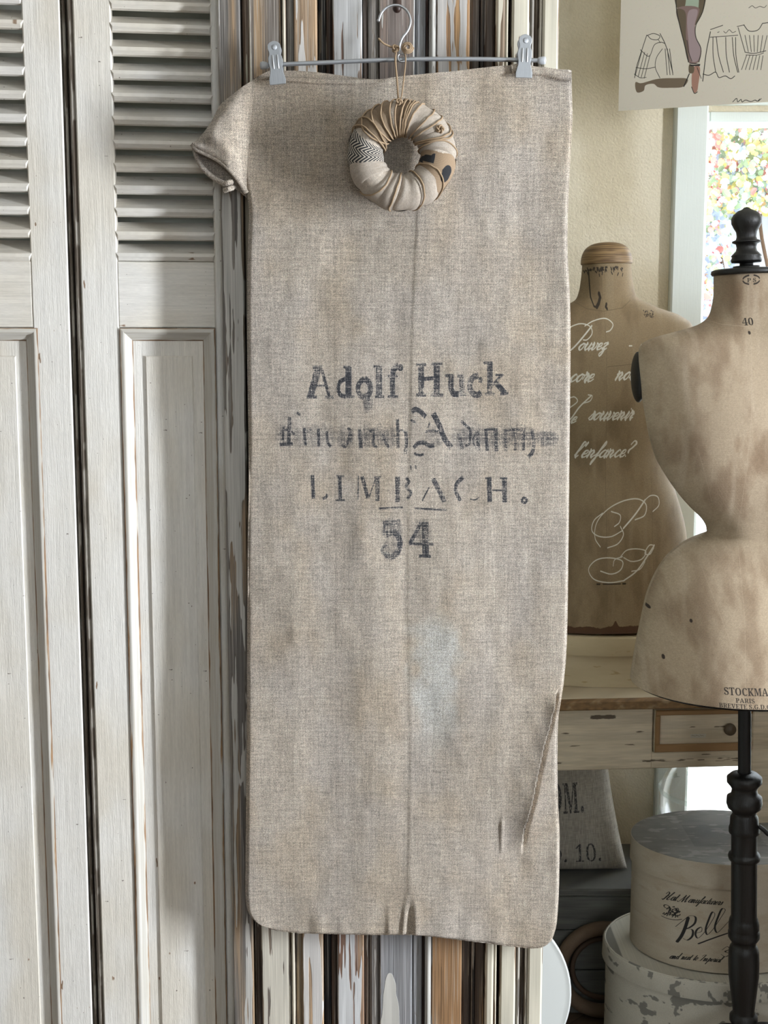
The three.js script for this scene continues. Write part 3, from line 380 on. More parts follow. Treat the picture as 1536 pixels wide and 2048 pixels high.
  const layer = (lip, zl, bulge, fold) => grid(64, 64, (s, v) => { const A0 = topS(s), L0 = lip(s), px = lerp(A0.x, L0.x, v), py = lerp(A0.y, L0.y, v), p = P(px, py, ZS), on = sm(0.06, 0.5, s); p.z += -0.010 * (1 - sm(0, 0.14, s)) + (fold < 0.003 ? -0.003 : 0); const ray = Math.atan2(py - 380, px - 520); p.z += 0.004 + on * (zl * v + bulge * Math.pow(Math.sin(Math.PI * Math.min(1, v * 0.92 + 0.04)), 0.7) * (1 - 0.45 * sm(0.7, 1, s))) + fold * on * (Math.sin(ray * 16) * 0.5 + vn(px * 0.05, py * 0.05) - 0.5) * Math.sin(Math.PI * v); return [p, (p.x - SX0) / SW, (p.y - SY0) / SH]; });
  part('gathered_corner', layer(lipF, 0.020, 0.026, 0.005), linenM, sack, 'bunched cloth corner sticking out sideways');
  part('corner_lining', layer(lipB, 0.004, -0.004, 0.002), linenM, sack);
  for (const [lip, z, r, a] of [[lipF, 0.026, 0.0042, 0.12], [lipB, 0.010, 0.004, 0.25]]) { const pts = []; for (let i = 0; i <= 30; i++) { const q = lip(a + (1 - a) * i / 30), p = P(q.x, q.y, ZS), on = sm(0.06, 0.5, a + (1 - a) * i / 30); p.z += 0.004 + on * (z - 0.004); pts.push(p); } const lg = tube(pts, r, 60, 10), p = lg.attributes.position, uv = lg.attributes.uv; for (let i = 0; i < p.count; i++) uv.setXY(i, (p.getX(i) - SX0) / SW, (p.getY(i) - SY0) / SH); part('rolled_lip', lg, linenM, sack); }
  const kn = P(456, 372, ZS - 0.02), kg = tube([0, 1, 2, 3, 4, 5, 6].map((i) => kn.clone().add(new THREE.Vector3(Math.cos(i * 1.5) * 0.006, -i * 0.0022 + 0.006, Math.sin(i * 1.5) * 0.006))), 0.004, 50, 8); { const uv = kg.attributes.uv; for (let i = 0; i < uv.count; i++) uv.setXY(i, 0.2 + uv.getX(i) * 0.05, 0.8 + uv.getY(i) * 0.02); } part('knot', kg, linenM, sack, 'small cloth knot');
}

// ------------------------------------------------------------------ hook and hanger
{
  const h = thing('wall_hook', 'dark wooden peg that carries the hanger', 'hook', [0, 0, 0]); const e = P(794, 12, BD - 0.018);
  part('peg', tube([P(796, -60, BD + 0.004), P(795, -20, BD - 0.008), P(794, 5, BD - 0.016), e.clone().add(new THREE.Vector3(0, -0.004, 0.002))], 0.0062, 24, 12), mat({ color: 0x33211a, roughness: 0.55 }), h);
  part('tip', new THREE.SphereGeometry(0.0066, 16, 12).translate(e.x, e.y - 0.004, e.z + 0.002), mat({ color: 0x33211a, roughness: 0.5 }), h);
  const hd = ZS - 0.004, g = thing('trouser_hanger', 'grey metal clip hanger with a wire hook holding the sack', 'hanger', [0, 0, 0]);
  part('bar', tube([P(532, 130, hd), P(640, 125.5, hd), P(800, 119, hd), P(940, 118, hd), P(1082, 121, hd)], 0.0033, 60, 12), M.zinc, g);
  part('hook', tube([P(757, 41, hd), P(764, 24, hd), P(780, 12, hd), P(798, 11, hd), P(814, 22, hd), P(821, 42, hd), P(816, 60, hd), P(804, 77, hd), P(799, 92, hd), P(798, 106, hd)], 0.0019, 90, 10), M.steel, g);
  part('hook_tip', new THREE.SphereGeometry(0.0024, 12, 10).translate(...P(757, 41, hd).toArray()), M.steel, g);
  part('staple', tube([P(798, 106, hd), P(800, 108, hd - 0.003), P(806, 108, hd - 0.004), P(810, 112, hd - 0.004), P(809, 122, hd - 0.004), P(798, 122, hd - 0.004), P(796, 112, hd - 0.004), P(799, 108, hd - 0.003)], 0.0013, 40, 8), M.steel, g);
  for (const [px, py, s] of [[532, 131, -1], [1080, 121, 1]]) { const c = P(px, py, hd), eg = lathe([[0.0001, 0], [0.0035, 0.0002], [0.0052, 0.003], [0.006, 0.009], [0.005, 0.0125], [0.0001, 0.0135]], 20); eg.rotateZ(-s * Math.PI / 2); eg.translate(c.x - s * 0.004, c.y, c.z); part('end_cap', eg, mat({ color: 0xb4b8bd, roughness: 0.35 }), g); }
  const clip = (cx, top, bot, lean) => {
    const k = ZS / FOCAL, H = (bot - top) * k * 1.0, o = new THREE.Group(); o.name = 'clip'; g.add(o); const c = P(cx, bot, hd); o.position.set(c.x, c.y, c.z); o.rotation.z = lean;
    const prof = [[0, 0.0115], [0.10, 0.0118], [0.2, 0.0105], [0.34, 0.0085], [0.5, 0.0098], [0.62, 0.0098], [0.7, 0.0078], [0.76, 0.0078], [0.84, 0.0092], [0.92, 0.0086], [0.97, 0.0058], [1, 0.001]];
    const plate = (z, th) => { const sh = new THREE.Shape(); const pr = new THREE.CatmullRomCurve3(prof.map(([a, w]) => new THREE.Vector3(w, a * H, 0)), false, 'centripetal').getPoints(40); sh.moveTo(-prof[0][1], 0); pr.forEach((q) => sh.lineTo(q.x, q.y)); pr.slice().reverse().forEach((q) => sh.lineTo(-q.x, q.y)); return new THREE.ExtrudeGeometry(sh, { depth: th, bevelEnabled: true, bevelSize: 0.0006, bevelThickness: 0.0006, bevelSegments: 2, steps: 1 }).translate(0, 0, z); };
    part('front_plate', plate(0.0095, 0.0012), M.zinc, o); part('back_plate', plate(-0.0105, 0.0012), M.zinc, o);
    for (const x of [-0.0035, 0.0035]) part('rib', tube([new THREE.Vector3(x, H * 0.36, 0.0108), new THREE.Vector3(x, H * 0.45, 0.0118), new THREE.Vector3(x, H * 0.58, 0.0118), new THREE.Vector3(x, H * 0.68, 0.0108)], 0.0014, 16, 8), M.steel, o);
    part('dimple', new THREE.SphereGeometry(0.0042, 16, 10).scale(1, 1, 0.35).translate(0.0005, H * 0.86, 0.0112), M.zinc, o);
    part('spring', tube([new THREE.Vector3(-0.006, H * 0.55, 0.009), new THREE.Vector3(-0.007, H * 0.62, 0), new THREE.Vector3(-0.006, H * 0.55, -0.008), new THREE.Vector3(0.006, H * 0.55, -0.008), new THREE.Vector3(0.007, H * 0.62, 0), new THREE.Vector3(0.006, H * 0.55, 0.009)], 0.0012, 40, 8), M.steel, o);
  };
  clip(557, 92, 171, 0.10); clip(1046, 79, 158, -0.03);
}

// ------------------------------------------------------------------ wreath
{
  const WD = 1.903, k = WD / FOCAL, c = P(803.5, 311, WD), g = thing('fabric_wreath', 'small ring wreath wrapped in linen scraps and twine on the sack front', 'wreath', [c.x, c.y, c.z]);
  const lin = (a, b, n) => tex(256, 256, (x, y) => { const v = 0.84 + 0.16 * vn(x * 0.9, y * 0.12) + 0.16 * vn(x * 0.12, y * 0.9) + 0.1 * (LAT[(x * 131 + y * 977) & 65535] - 0.5) - 0.05; const cc = mix3(a, b, fbm(x * 0.03 + n, y * 0.03, 3)); return cc.map((q) => q * v); });
  const pale = lin([206, 196, 184], [188, 174, 158], 0), brown = tex(256, 256, (x, y) => mix3([172, 152, 128], [118, 100, 80], (((x + y * 2) & 7) < 3 ? 0.9 : 0.15) + 0.2 * vn(x * 0.1, y * 0.1)), { wrap: THREE.RepeatWrapping });
  const herring = tex(256, 256, (x, y) => { const z = Math.abs(((x + 2048) % 64) - 32), s = ((y + z * 1.0) % 16) < 8.5; return s ? [44, 45, 49] : [190, 180, 166]; }, { wrap: THREE.RepeatWrapping });
  const inked = tex(256, 256, (x, y) => { const b = mix3([172, 150, 124], [122, 102, 80], (((x + y * 2) & 7) < 3 ? 0.9 : 0.15)); const n = vn(x * 0.05, y * 0.05) * 0.1; const u = x / 256, v = y / 256; const ink = (Math.abs(u - 0.62 + (v - 0.36) * 1.2) < 0.10 + n && v > 0.28 && v < 0.47) || (Math.hypot((u - 0.52) / 0.2, (v - 0.13) / 0.055) < 0.85 + n * 2); return ink ? [38, 39, 43] : b; });
  const W = { pale: mat({ map: reps(pale, 1.2, 2), bumpMap: at(weave, 0.8, 2.4), bumpScale: 0.0007, roughness: 0.95 }), brown: mat({ map: reps(brown, 1, 3), bumpMap: at(weave, 0.8, 2.4), bumpScale: 0.0007, roughness: 0.95 }), herr: mat({ map: reps(herring, 0.7, 1.7), roughness: 0.95 }), inked: mat({ map: inked, bumpMap: at(weave, 0.8, 2.4), bumpScale: 0.0006, roughness: 0.95 }) };
  const R = 70.5 * k, r0 = 35 * k; const rad = (d) => d * Math.PI / 180;
  const pt = (a, ph, r) => new THREE.Vector3((R + r * Math.cos(ph)) * Math.cos(a), (R + r * Math.cos(ph)) * Math.sin(a), r * Math.sin(ph));
  const strips = [[96, 136, 'brown', 0.95, 8], [132, 160, 'brown', 1.0, -10], [156, 202, 'herr', 1.0, 6], [196, 228, 'pale', 1.03, -12], [222, 250, 'pale', 1.0, 10], [246, 268, 'pale', 1.04, -3], [262, 296, 'pale', 1.0, 6], [290, 322, 'pale', 0.99, 12], [314, 368, 'inked', 1.0, -4], [360, 388, 'pale', 1.02, 6], [382, 412, 'pale', 1.0, 12], [406, 436, 'pale', 0.97, 8], [430, 462, 'brown', 0.93, 2]];
  for (const [a0, a1, kind, s, sl] of strips) part('cloth_strip', grid(28, 36, (u, v) => { const ph = v * Math.PI * 2, a = rad(lerp(a0, a1, u) + sl * Math.sin(ph) * 0.9 - 6 * Math.cos(ph)); const e = Math.min(u, 1 - u), puff = 0.885 + 0.115 * Math.sqrt(Math.min(1, e * 4.5)) + 0.05 * (vn(u * 4 + a0, v * 9) - 0.5) + 0.025 * Math.sin((u - 0.5) * 9 + v * 5 + a0); return [pt(a, ph, r0 * s * puff), u, v]; }), W[kind], g);
  part('ring_core', new THREE.TorusGeometry(R, r0 * 0.9, 24, 72), W.pale, g);
  const wind = (a, sl, thick = 0.00135, lift = 1.02) => { const pts = []; for (let i = 0; i < 26; i++) { const ph = i / 26 * Math.PI * 2; pts.push(pt(rad(a + sl * Math.sin(ph) - 6 * Math.cos(ph) + (rnd() - 0.5) * 1.2), ph, r0 * lift * (1 + (rnd() - 0.5) * 0.02))); } part('twine_winding', tube(pts, thick, 100, 6, true), M.twine, g); };
  for (const [a, sl, l] of [[72, 2, .98], [78, 3, .98], [82, 1, .98], [86, 0, .97], [89, 3, .98], [93, -2, .97], [97, 4, .98], [103, 6, 1], [112, 10, 1], [122, 14, 1], [134, 20, 1.02], [150, -14, 1.04], [158, -10, 1.04], [60, -6, 1], [50, -8, 1.02], [38, -16, 1.04], [31, -12, 1.05], [228, 14, 1.0], [263, -2, 1.04], [292, 12, 1.02], [318, 18, 1.0], [8, 10, 1.04]]) wind(a, sl, 0.0013, l + 0.02);
  // strings to the hanger, knot and bow
  const loc = (px, py, d) => P(px, py, d).sub(c);
  const strand = (pts, r = 0.0015) => part('twine_cord', tube(pts, r, 60, 7), M.twine, g);
  strand([loc(795, 212, 1.885), loc(797, 203, 1.887), loc(796, 190, 1.92), loc(794, 160, 1.934), loc(791, 125, 1.942), loc(791, 112, 1.944), loc(793, 100, 1.946)]);
  strand([loc(806, 212, 1.885), loc(802, 203, 1.887), loc(804, 188, 1.92), loc(808, 155, 1.934), loc(811, 125, 1.942), loc(811, 112, 1.944), loc(806, 100, 1.948)], 0.0011);
  strand([loc(757, 77, 1.94), loc(766, 86, 1.94), loc(778, 92, 1.942), loc(790, 97, 1.944), loc(796, 103, 1.944)]);
  const bow = []; for (let i = 0; i < 20; i++) { const a = i * 0.85, q = 12 - i * 0.42; bow.push(loc(815 + Math.cos(a) * q, 95 + Math.sin(a) * q * 0.95, 1.944 - i * 0.0006)); } strand(bow, 0.0016);
  part('twine_knot', new THREE.TorusKnotGeometry(0.0034, 0.0016, 48, 6).translate(...loc(791, 97, 1.942).toArray()), M.twine, g);
  part('twine_knot', new THREE.TorusKnotGeometry(0.0030, 0.0015, 48, 6).translate(...loc(798, 204, 1.882).toArray()), M.twine, g);
  part('twine_knot', new THREE.TorusKnotGeometry(0.0036, 0.0016, 48, 6, 2, 5).translate(...loc(880, 258, 1.878).toArray()), M.twine, g);
}

// ------------------------------------------------------------------ tailor dummies
const clothTex = (base, dark, light, maskFns) => tex(2048, 1024, (x, y) => {
  const n = fbm(x * 0.012, y * 0.010, 4), w = vn(x * 0.7, y * 0.7) * 0.5 + vn(x * 0.2, y * 0.9) * 0.5, st = fbm(x * 0.02 + 50, y * 0.004 + 9, 3), cell = LAT[(x * 131 + y * 977) & 65535]; let c = mix3(base, dark, sm(0.42, 0.8, n) * 0.8); c = mix3(c, light, sm(0.55, 0.8, st) * 0.5); const v = 0.93 + (w - 0.5) * 0.16 + (cell - 0.5) * 0.08; c = c.map((q) => q * v);
  for (const [f, col, op] of maskFns) { const a = f(x, y); if (a > 0) c = mix3(c, col, a * op); } return c; }, { wrap: THREE.ClampToEdgeWrapping });
const fineWeave = at(weave, 14, 10);
function leanGroup(name, label, cat, ax0, py0, ax1, py1, d) { const a = P(ax0, py0, d), b = P(ax1, py1, d), s = (a.x - b.x) / (a.y - b.y), g = thing(name, label, cat, [b.x - s * b.y, 0, -d]); g.rotation.z = -Math.atan(s); g.userData.s = undefined; delete g.userData.s; return g; }
{ // front one, on a black turned stand
  const d = 2.25, g = leanGroup('dress_form', 'beige wasp-waisted dress form with a black finial on a black turned stand', 'dress form', 1493, 470, 1487, 2040, d), ax = (py) => lerp(1493, 1487, (py - 470) / 1570);
  const hw = (v, py) => v * d / FOCAL / 0.985, R = (a) => a.map(([py, w, f, b]) => [Y(py, d), hw(w, py), f, b ?? f]);
  const rings = R([[548, 62, .052], [580, 62, .053], [610, 66, .055], [630, 73, .058], [642, 87, .062], [649, 104, .066], [656, 130, .070], [663, 160, .076], [672, 190, .082], [683, 205, .088], [700, 209, .092], [740, 207, .1], [790, 202, .108], [830, 196, .112], [870, 188, .11], [910, 176, .105], [950, 154, .098], [985, 130, .09], [1010, 109, .084], [1035, 85, .079], [1055, 75, .077], [1065, 76, .077], [1072, 98, .08], [1082, 122, .085], [1097, 144, .093], [1114, 161, .101], [1142, 179, .115], [1184, 196, .138], [1235, 207, .16], [1291, 218, .182], [1340, 226, .2], [1355, 228, .205]]);
  const xm = Math.max(...rings.map((r) => r[1])), y0 = rings[rings.length - 1][0], y1 = rings[0][0];
  const c = canvas(2048, 1024), k = c.getContext('2d'); k.strokeStyle = k.fillStyle = '#000'; k.lineCap = 'round';
  const to = (px, py, dep) => { const p = P(px, py, d - dep), axx = X(ax(py), py, d); return [(p.x - axx + xm) / (2 * xm) * 1024, (y1 - p.y) / (y1 - y0) * 1024]; };
  const tsc = 1024 / (2 * xm) * d / FOCAL;
  const word = (t, px, py, dep, size, font, sx = 1) => { const q = to(px, py, dep); k.save(); k.translate(...q); k.scale(sx, 1024 / (y1 - y0) / (1024 / (2 * xm))); k.font = `${font} ${size * tsc}px serif`; k.fillText(t, 0, 0); k.restore(); };
  word('40', 1484, 649, .06, 20, 'bold', 0.95); word('P S', 1494, 563, .052, 12, 'bold'); k.lineWidth = 1.6 * tsc; { const q = to(1503, 558, .052); for (const [a, b] of [[0.3, 1.3], [1.9, 2.9], [3.4, 4.4], [5.0, 6.0]]) { k.beginPath(); k.ellipse(q[0], q[1], 16 * tsc, 11 * tsc * 0.45, 0, a, b); k.stroke(); } }
  word('STOCKMAN', 1459, 1394, .205, 19, 'bold', 0.8); word('PARIS', 1479, 1407, .205, 11, 'bold'); word('BREVETE S.G.D.G', 1448, 1418, .205, 11.5, 'bold', 0.9);
  const ls = canvas(2048, 1024), kl = ls.getContext('2d'); kl.strokeStyle = '#000'; kl.lineWidth = 1.2; const line = (...p) => { kl.beginPath(); for (let i = 0; i < p.length; i += 3) { const q = to(p[i], p[i + 1], p[i + 2]); i ? kl.lineTo(...q) : kl.moveTo(...q); } kl.stroke(); };
  line(1497, 560, .052, 1499, 900, .11, 1496, 1250, .16, 1494, 1420, .2); line(1410, 1130, .1, 1430, 1190, .12, 1490, 1350, .19); line(1400, 900, .09, 1425, 1000, .07); line(1420, 633, .05, 1445, 645, .056, 1495, 652, .06);
  const st = canvas(2048, 1024), ks = st.getContext('2d'); ks.fillStyle = '#000'; const spot = (px, py, dep, rx, ry, n, a) => { const q = to(px, py, dep); for (let i = 0; i < n; i++) { ks.globalAlpha = a; const A = rnd() * 6.3, r = Math.sqrt(rnd()); ks.beginPath(); ks.ellipse(q[0] + Math.cos(A) * r * rx * tsc, q[1] + Math.sin(A) * r * ry * tsc * 0.45, 5 * tsc, 9 * tsc, 0, 0, 7); ks.fill(); } };
  spot(1500, 915, .1, 40, 60, 90, .05); spot(1500, 590, .05, 60, 40, 70, .05); spot(1380, 860, .09, 40, 60, 60, .03);
  const dots = canvas(2048, 1024), kd = dots.getContext('2d'); for (const [px, py, dep] of [[1338, 1316, .13], [1395, 1246, .15], [1297, 1205, .02], [1493, 664, .06], [1338, 1318, .13]]) { const q = to(px, py, dep); kd.beginPath(); kd.ellipse(q[0], q[1], 2.5 * tsc, 2 * tsc, 0, 0, 7); kd.fill(); }
  const m = clothTex([184, 165, 140], [144, 122, 98], [200, 182, 160], [[maskOf(st), [104, 76, 52], 0.8], [maskOf(ls), [190, 172, 150], 0.6], [maskOf(c), [36, 30, 26], 0.92], [maskOf(dots), [40, 30, 24], 0.9]]);
  const shell = mat({ map: m, bumpMap: fineWeave, bumpScale: 0.0005, roughness: 0.86 });
  part('torso', body(rings, { sub: 5, xr: [-xm, xm], yr: [y0, y1] }), shell, g);
  for (const s of [-1, 1]) { const pg = new THREE.SphereGeometry(1, 32, 20); pg.scale(0.012, 0.046, 0.034); pg.translate(s * (hw(209, 740) - 0.0050), Y(747, d), -0.034); part('armhole_plate', pg, M.blackWood, g); }
  const L = (a) => lathe(a.map(([py, w]) => [Math.max(0.0001, hw(w)), Y(py, d)]).reverse(), 48);
  part('neck_plate', L([[536, 1], [536.5, 60], [539, 66], [545, 67], [549, 64], [549.5, 1]]), M.blackWood, g);
  part('finial', L([[413, 1], [414, 5], [417, 8], [421, 17], [428, 25], [436, 29], [446, 28.5], [455, 24], [463, 19.5], [472, 18.5], [478, 20], [481, 27], [484, 27], [487, 20], [494, 18.5], [501, 20], [508, 27], [511, 29], [513, 27], [519, 29.5], [524, 28], [525, 13], [530, 13], [531, 25], [537, 26], [537, 1]]), M.blackWood, g);
  part('base_plate', L([[1355, 1], [1355.2, 220], [1359, 222], [1360, 1]]), M.blackWood, g);
  part('rod', L([[1356, 1], [1356, 13], [1575, 13], [1575, 1]]), M.iron, g);
  part('column', L([[1544, 14], [1547, 27], [1554, 35], [1564, 35], [1572, 28], [1578, 25], [1588, 27], [1593, 35], [1606, 36], [1615, 33], [1622, 24], [1628, 24], [1634, 28], [1650, 29], [1655, 31], [1664, 31], [1667, 26], [1704, 26], [1707, 31], [1712, 32.5], [1718, 31], [1720, 26], [1832, 26], [1838, 29], [1846, 31], [1856, 31], [1859, 29], [1863, 32], [1873, 32], [1879, 28], [1882, 25], [1889, 24.5], [1893, 28], [1902, 31], [1925, 31.5], [1950, 31], [1975, 28], [2005, 24], [2022, 22], [2026, 24], [2031, 28.5], [2040, 29], [2046, 25], [2060, 24], [2090, 26], [2110, 22], [2112, 1]]), M.blackWood, g);
  { const y = Y(1652, d), z = 0.012; part('thumb_screw', mergeGeometries([tube([new THREE.Vector3(0.024, y + 0.004, z), new THREE.Vector3(0.032, y - 0.002, z + 0.004), new THREE.Vector3(0.04, y - 0.01, z + 0.006), new THREE.Vector3(0.049, y - 0.011, z + 0.006)], 0.0042, 20, 10), new THREE.SphereGeometry(0.0062, 14, 10).translate(0.045, y - 0.011, z + 0.006)]), M.iron, g); }
  { const yb = Y(2045, d); for (let i = 0; i < 3; i++) { const a = [2.97, 0.17, 1.57][i], v = (r, y) => new THREE.Vector3(Math.cos(a) * r, y, Math.sin(a) * r); part('foot', mergeGeometries([tube([v(0.01, yb - 0.015), v(0.05, yb - 0.012), v(0.1, yb - 0.06), v(0.15, yb - 0.16), v(0.19, 0.03), v(0.23, 0.014)], 0.013, 40, 10), new THREE.SphereGeometry(0.016, 14, 10).translate(...v(0.232, 0.016).toArray())]), M.blackWood, g); } }
}
const BF = 2.75;
let tableTop = 0;
{ // table under the window
  const d = 2.55, ty = Y(1398, d); tableTop = ty; const a = P(1200, 1398, d); const g = thing('work_table', 'whitewashed wooden work table with a worn brown edge and a framed drawer', 'table', [a.x, 0, -d]); g.rotation.y = 0.075;
  const wash = tex(1024, 512, (x, y) => { const n = vn(x * 0.012, y * 0.16) * 0.6 + vn(x * 0.04, y * 0.5) * 0.4, b = fbm(x * 0.004, y * 0.02, 3), ch = fbm(x * 0.012 + 5, y * 0.08, 4); let c = mix3([202, 188, 164], [176, 160, 134], sm(0.3, 0.8, b)); c = c.map((q) => q * (0.9 + n * 0.2)); if (ch > 0.745) c = mix3(c, [70, 58, 46], sm(0.745, 0.775, ch) * 0.8); return c; });
  const edge = tex(512, 64, (x, y) => { const n = fbm(x * 0.05, y * 0.12, 4), e = fbm(x * 0.02 + 3, y * 0.05, 3); return mix3(mix3([96, 74, 50], [146, 112, 72], n), [176, 156, 122], sm(0.6, 0.85, e) * 0.6); });
  const washM = mat({ map: at(wash, 1, 2), roughness: 0.7, bumpMap: at(paintBump, 2, 4), bumpScale: 0.0006 }), edgeM = mat({ map: at(edge, 4, 20), roughness: 0.75 }), brownM = mat({ color: 0x8d6b45, bumpMap: at(paintBump, 2, 6), bumpScale: 0.0006, roughness: 0.6 });
  const lx = (px, py) => (X(px, py, d) - a.x) / Math.cos(0.075), L0 = lx(1010, 1400), R0 = lx(1575, 1400), RR = R0 + 0.4, th = Y(1398, d) - Y(1418, d), ab = Y(1543, d), at0 = ty - th;
  for (let i = 0; i < 4; i++) part('plank', slab(L0, RR, ty - th, ty, -0.42 + i * 0.103, -0.42 + (i + 1) * 0.103 - 0.0012, 0.0015), washM, g);
  part('edge_strip', slab(L0, RR, ty - th, ty - 0.0008, -0.009, 0.012, 0.003), edgeM, g, 'worn brown front edge');
  const dx0 = lx(1310, 1465), dx1 = lx(1512, 1465), dy0 = Y(1508, d), dy1 = Y(1424, d);
  part('apron', slab(L0 + 0.04, dx0, ab, at0, -0.035, -0.01, 0.002), washM, g); part('apron', slab(dx0, R0 - 0.05, ab, dy0 - 0.002, -0.035, -0.01, 0.002), washM, g); part('apron', slab(dx1 + 0.002, R0 - 0.05, dy0, at0, -0.035, -0.0105, 0.002), washM, g);
  const dr = new THREE.Group(); dr.name = 'drawer'; g.add(dr); const f = 0.0085;
  part('drawer_front', slab(dx0 + 0.003, dx1, dy0, dy1, -0.03, -0.006, 0.001), washM, dr);
  part('frame_bar', slab(dx0 + 0.003, dx1, dy1 - f * 1.3, dy1, -0.0058, 0.001, 0.002, true), brownM, dr); part('frame_bar', slab(dx0 + 0.003, dx1, dy0, dy0 + f * 2, -0.0058, 0.001, 0.002, true), brownM, dr); part('frame_bar', slab(dx0 + 0.003, dx0 + 0.003 + f * 1.2, dy0 + f * 2, dy1 - f * 1.3, -0.0058, 0.001, 0.002), brownM, dr);
  { const kg = lathe([[0.0001, 0.022], [0.007, 0.021], [0.0125, 0.017], [0.013, 0.012], [0.009, 0.006], [0.006, 0]], 28); kg.rotateX(Math.PI / 2); kg.translate(lx(1463, 1465), Y(1463, d), -0.006); part('knob', kg, mat({ color: 0x4b3d2b, roughness: 0.5 }), dr, 'dark turned wooden knob'); }
  { const c = canvas(256, 64), k = c.getContext('2d'); k.strokeStyle = '#000'; k.lineWidth = 3; for (let i = 0; i < 9; i++) { k.beginPath(); k.moveTo(20 + i * 22, 30 + Math.sin(i * 3) * 8); k.quadraticCurveTo(34 + i * 22, 8 + (i % 3) * 16, 40 + i * 22, 34); k.stroke(); } const ml = maskOf(c); const lt = tex(256, 64, (x, y) => mix3([178, 170, 154], [40, 34, 28], ml(x, y)), { wrap: THREE.ClampToEdgeWrapping }); const pg = new THREE.PlaneGeometry(0.034, 0.0085); pg.translate(lx(1402, 1478), Y(1478, d), -0.0054); part('stamp', pg, mat({ map: lt, roughness: 0.8 }), dr, 'small black stamped mark'); }
  part('leg', slab(R0 - 0.062, R0 - 0.012, 0, at0 - 0.0005, -0.05, -0.004, 0.003), washM, g); part('leg', slab(L0 + 0.02, L0 + 0.07, 0, at0 - 0.0005, -0.05, -0.004, 0.003), washM, g); part('leg', slab(RR - 0.062, RR - 0.012, 0, at0 - 0.0005, -0.41, -0.36, 0.003), washM, g); part('leg', slab(L0 + 0.02, L0 + 0.07, 0, at0 - 0.0005, -0.41, -0.36, 0.003), washM, g);
  // round white box on the table top
  const bd = 2.72, bx = X(1236, 1300, bd), ytop = Y(1257, bd) , W = 0.27;
  const card = tex(512, 256, (x, y) => { const n = fbm(x * 0.02, y * 0.03, 4), e = fbm(x * 0.03, y * 0.06 + 8, 4); return mix3(mix3([212, 204, 186], [196, 186, 164], n), [158, 136, 100], sm(0.72, 0.82, e) * 0.5); });
  const cm = mat({ map: at(card, 2, 1), color: 0xf4ead8, roughness: 0.8 }), bg = thing('oval_box', 'low off-white oval cardboard box under the rear bust on the table', 'box', [bx, tableTop + 0.0006, -bd - 0.03]), hh = ytop - tableTop - 0.0006;
  part('box_body', body([[hh - 0.02, W - 0.006, 0.114, 0.114], [0, W - 0.006, 0.114, 0.114]], { sub: 1 }), cm, bg);
  part('lid', body([[hh, W - 0.006, 0.118, 0.118], [hh - 0.003, W, 0.124, 0.124], [hh - 0.040, W + 0.001, 0.125, 0.125], [hh - 0.0405, W - 0.004, 0.116, 0.116]], { sub: 1 }), mat({ map: at(card, 2, 0.3, 0.4, 0.3), color: 0xf4ead6, roughness: 0.8 }), bg);
  // bust standing on that box
  const cx = 1213, b0 = hh + tableTop + 0.0062, fg = leanGroup('bust_form', 'tan torso bust with white handwritten verse and a rounded wooden neck cap', 'bust', 1213, 600, 1213, 1240, BF), hw = (v) => v * BF / FOCAL / 0.985;
  const rr = [[529, 47, .05], [545, 48, .05], [562, 50, .051], [580, 53, .053], [596, 59, .056], [604, 70, .06], [611, 86, .065], [618, 101, .07], [625, 120, .076], [632, 138, .08], [641, 153, .084], [651, 164, .088], [668, 168, .092], [700, 166, .1], [750, 158, .106], [800, 144, .108], [850, 127, .102], [890, 117, .096], [912, 115, .094], [931, 119, .095], [959, 127, .098], [1000, 140, .103], [1037, 151, .106], [1073, 158, .108], [1130, 164, .11], [1200, 167, .11], [1236, 168, .11]].map(([py, w, f]) => [Math.max(b0 + 0.012, Y(py, BF)), hw(w), f, f]);
  rr.push([b0 + 0.001, hw(168), 0.11, 0.11]);
  const y1 = rr[0][0], y0 = rr[rr.length - 1][0], xm = hw(168); const to = (px, py) => { const p = P(px, py, BF - 0.1); return [(p.x - X(cx, py, BF) + xm) / (2 * xm) * 1024, (y1 - p.y) / (y1 - y0) * 1024]; };
  const c = canvas(2048, 1024), k = c.getContext('2d'); k.strokeStyle = '#000'; k.lineCap = 'round'; const ts = 1024 / (2 * xm) * BF / FOCAL;
  const wr = (t, px, py, s, thin = 1.0, thick = 2.6, sl = 0.55) => script(k, t, px, py, s, sl, thin * ts * 1.15, thick * ts * 1.25, (x, y) => to(x, y));
  const stroke = (thin, thick, ...p) => { const q = []; for (let i = 0; i < p.length; i += 2) q.push([p[i], p[i + 1]]); pen(k, q, thin * ts, thick * ts, (x, y) => to(x, y)); };
  stroke(1, 1.4, 1128, 668, 1140, 654, 1165, 645, 1183, 652, 1186, 665, 1175, 678, 1168, 678); stroke(1, 3.4, 1186, 650, 1168, 672, 1150, 692, 1138, 702); stroke(1, 1.5, 1172, 650, 1190, 640, 1215, 636, 1228, 648, 1222, 660, 1214, 663);
  wr('ouvez', 1156, 698, 13, 1, 2.4); wr('-', 1255, 697, 10, 1, 2); stroke(1, 2, 1280, 697, 1284, 690);
  wr('core', 1139, 761, 14.5, 1, 3.2); wr('noble', 1228, 759, 14.5, 1, 3); 
  stroke(1, 1.4, 1138, 795, 1150, 792, 1156, 800, 1140, 815); stroke(1, 2.8, 1182, 790, 1160, 812, 1144, 836, 1136, 842); stroke(1, 1.4, 1166, 805, 1180, 800, 1184, 790, 1176, 788); wr('e', 1143, 844, 12, 1, 3); wr('souvenir', 1176, 838, 13.6, 1, 3.2);
  wr("l'enfance?", 1151, 914, 14.2, 1, 2.8);
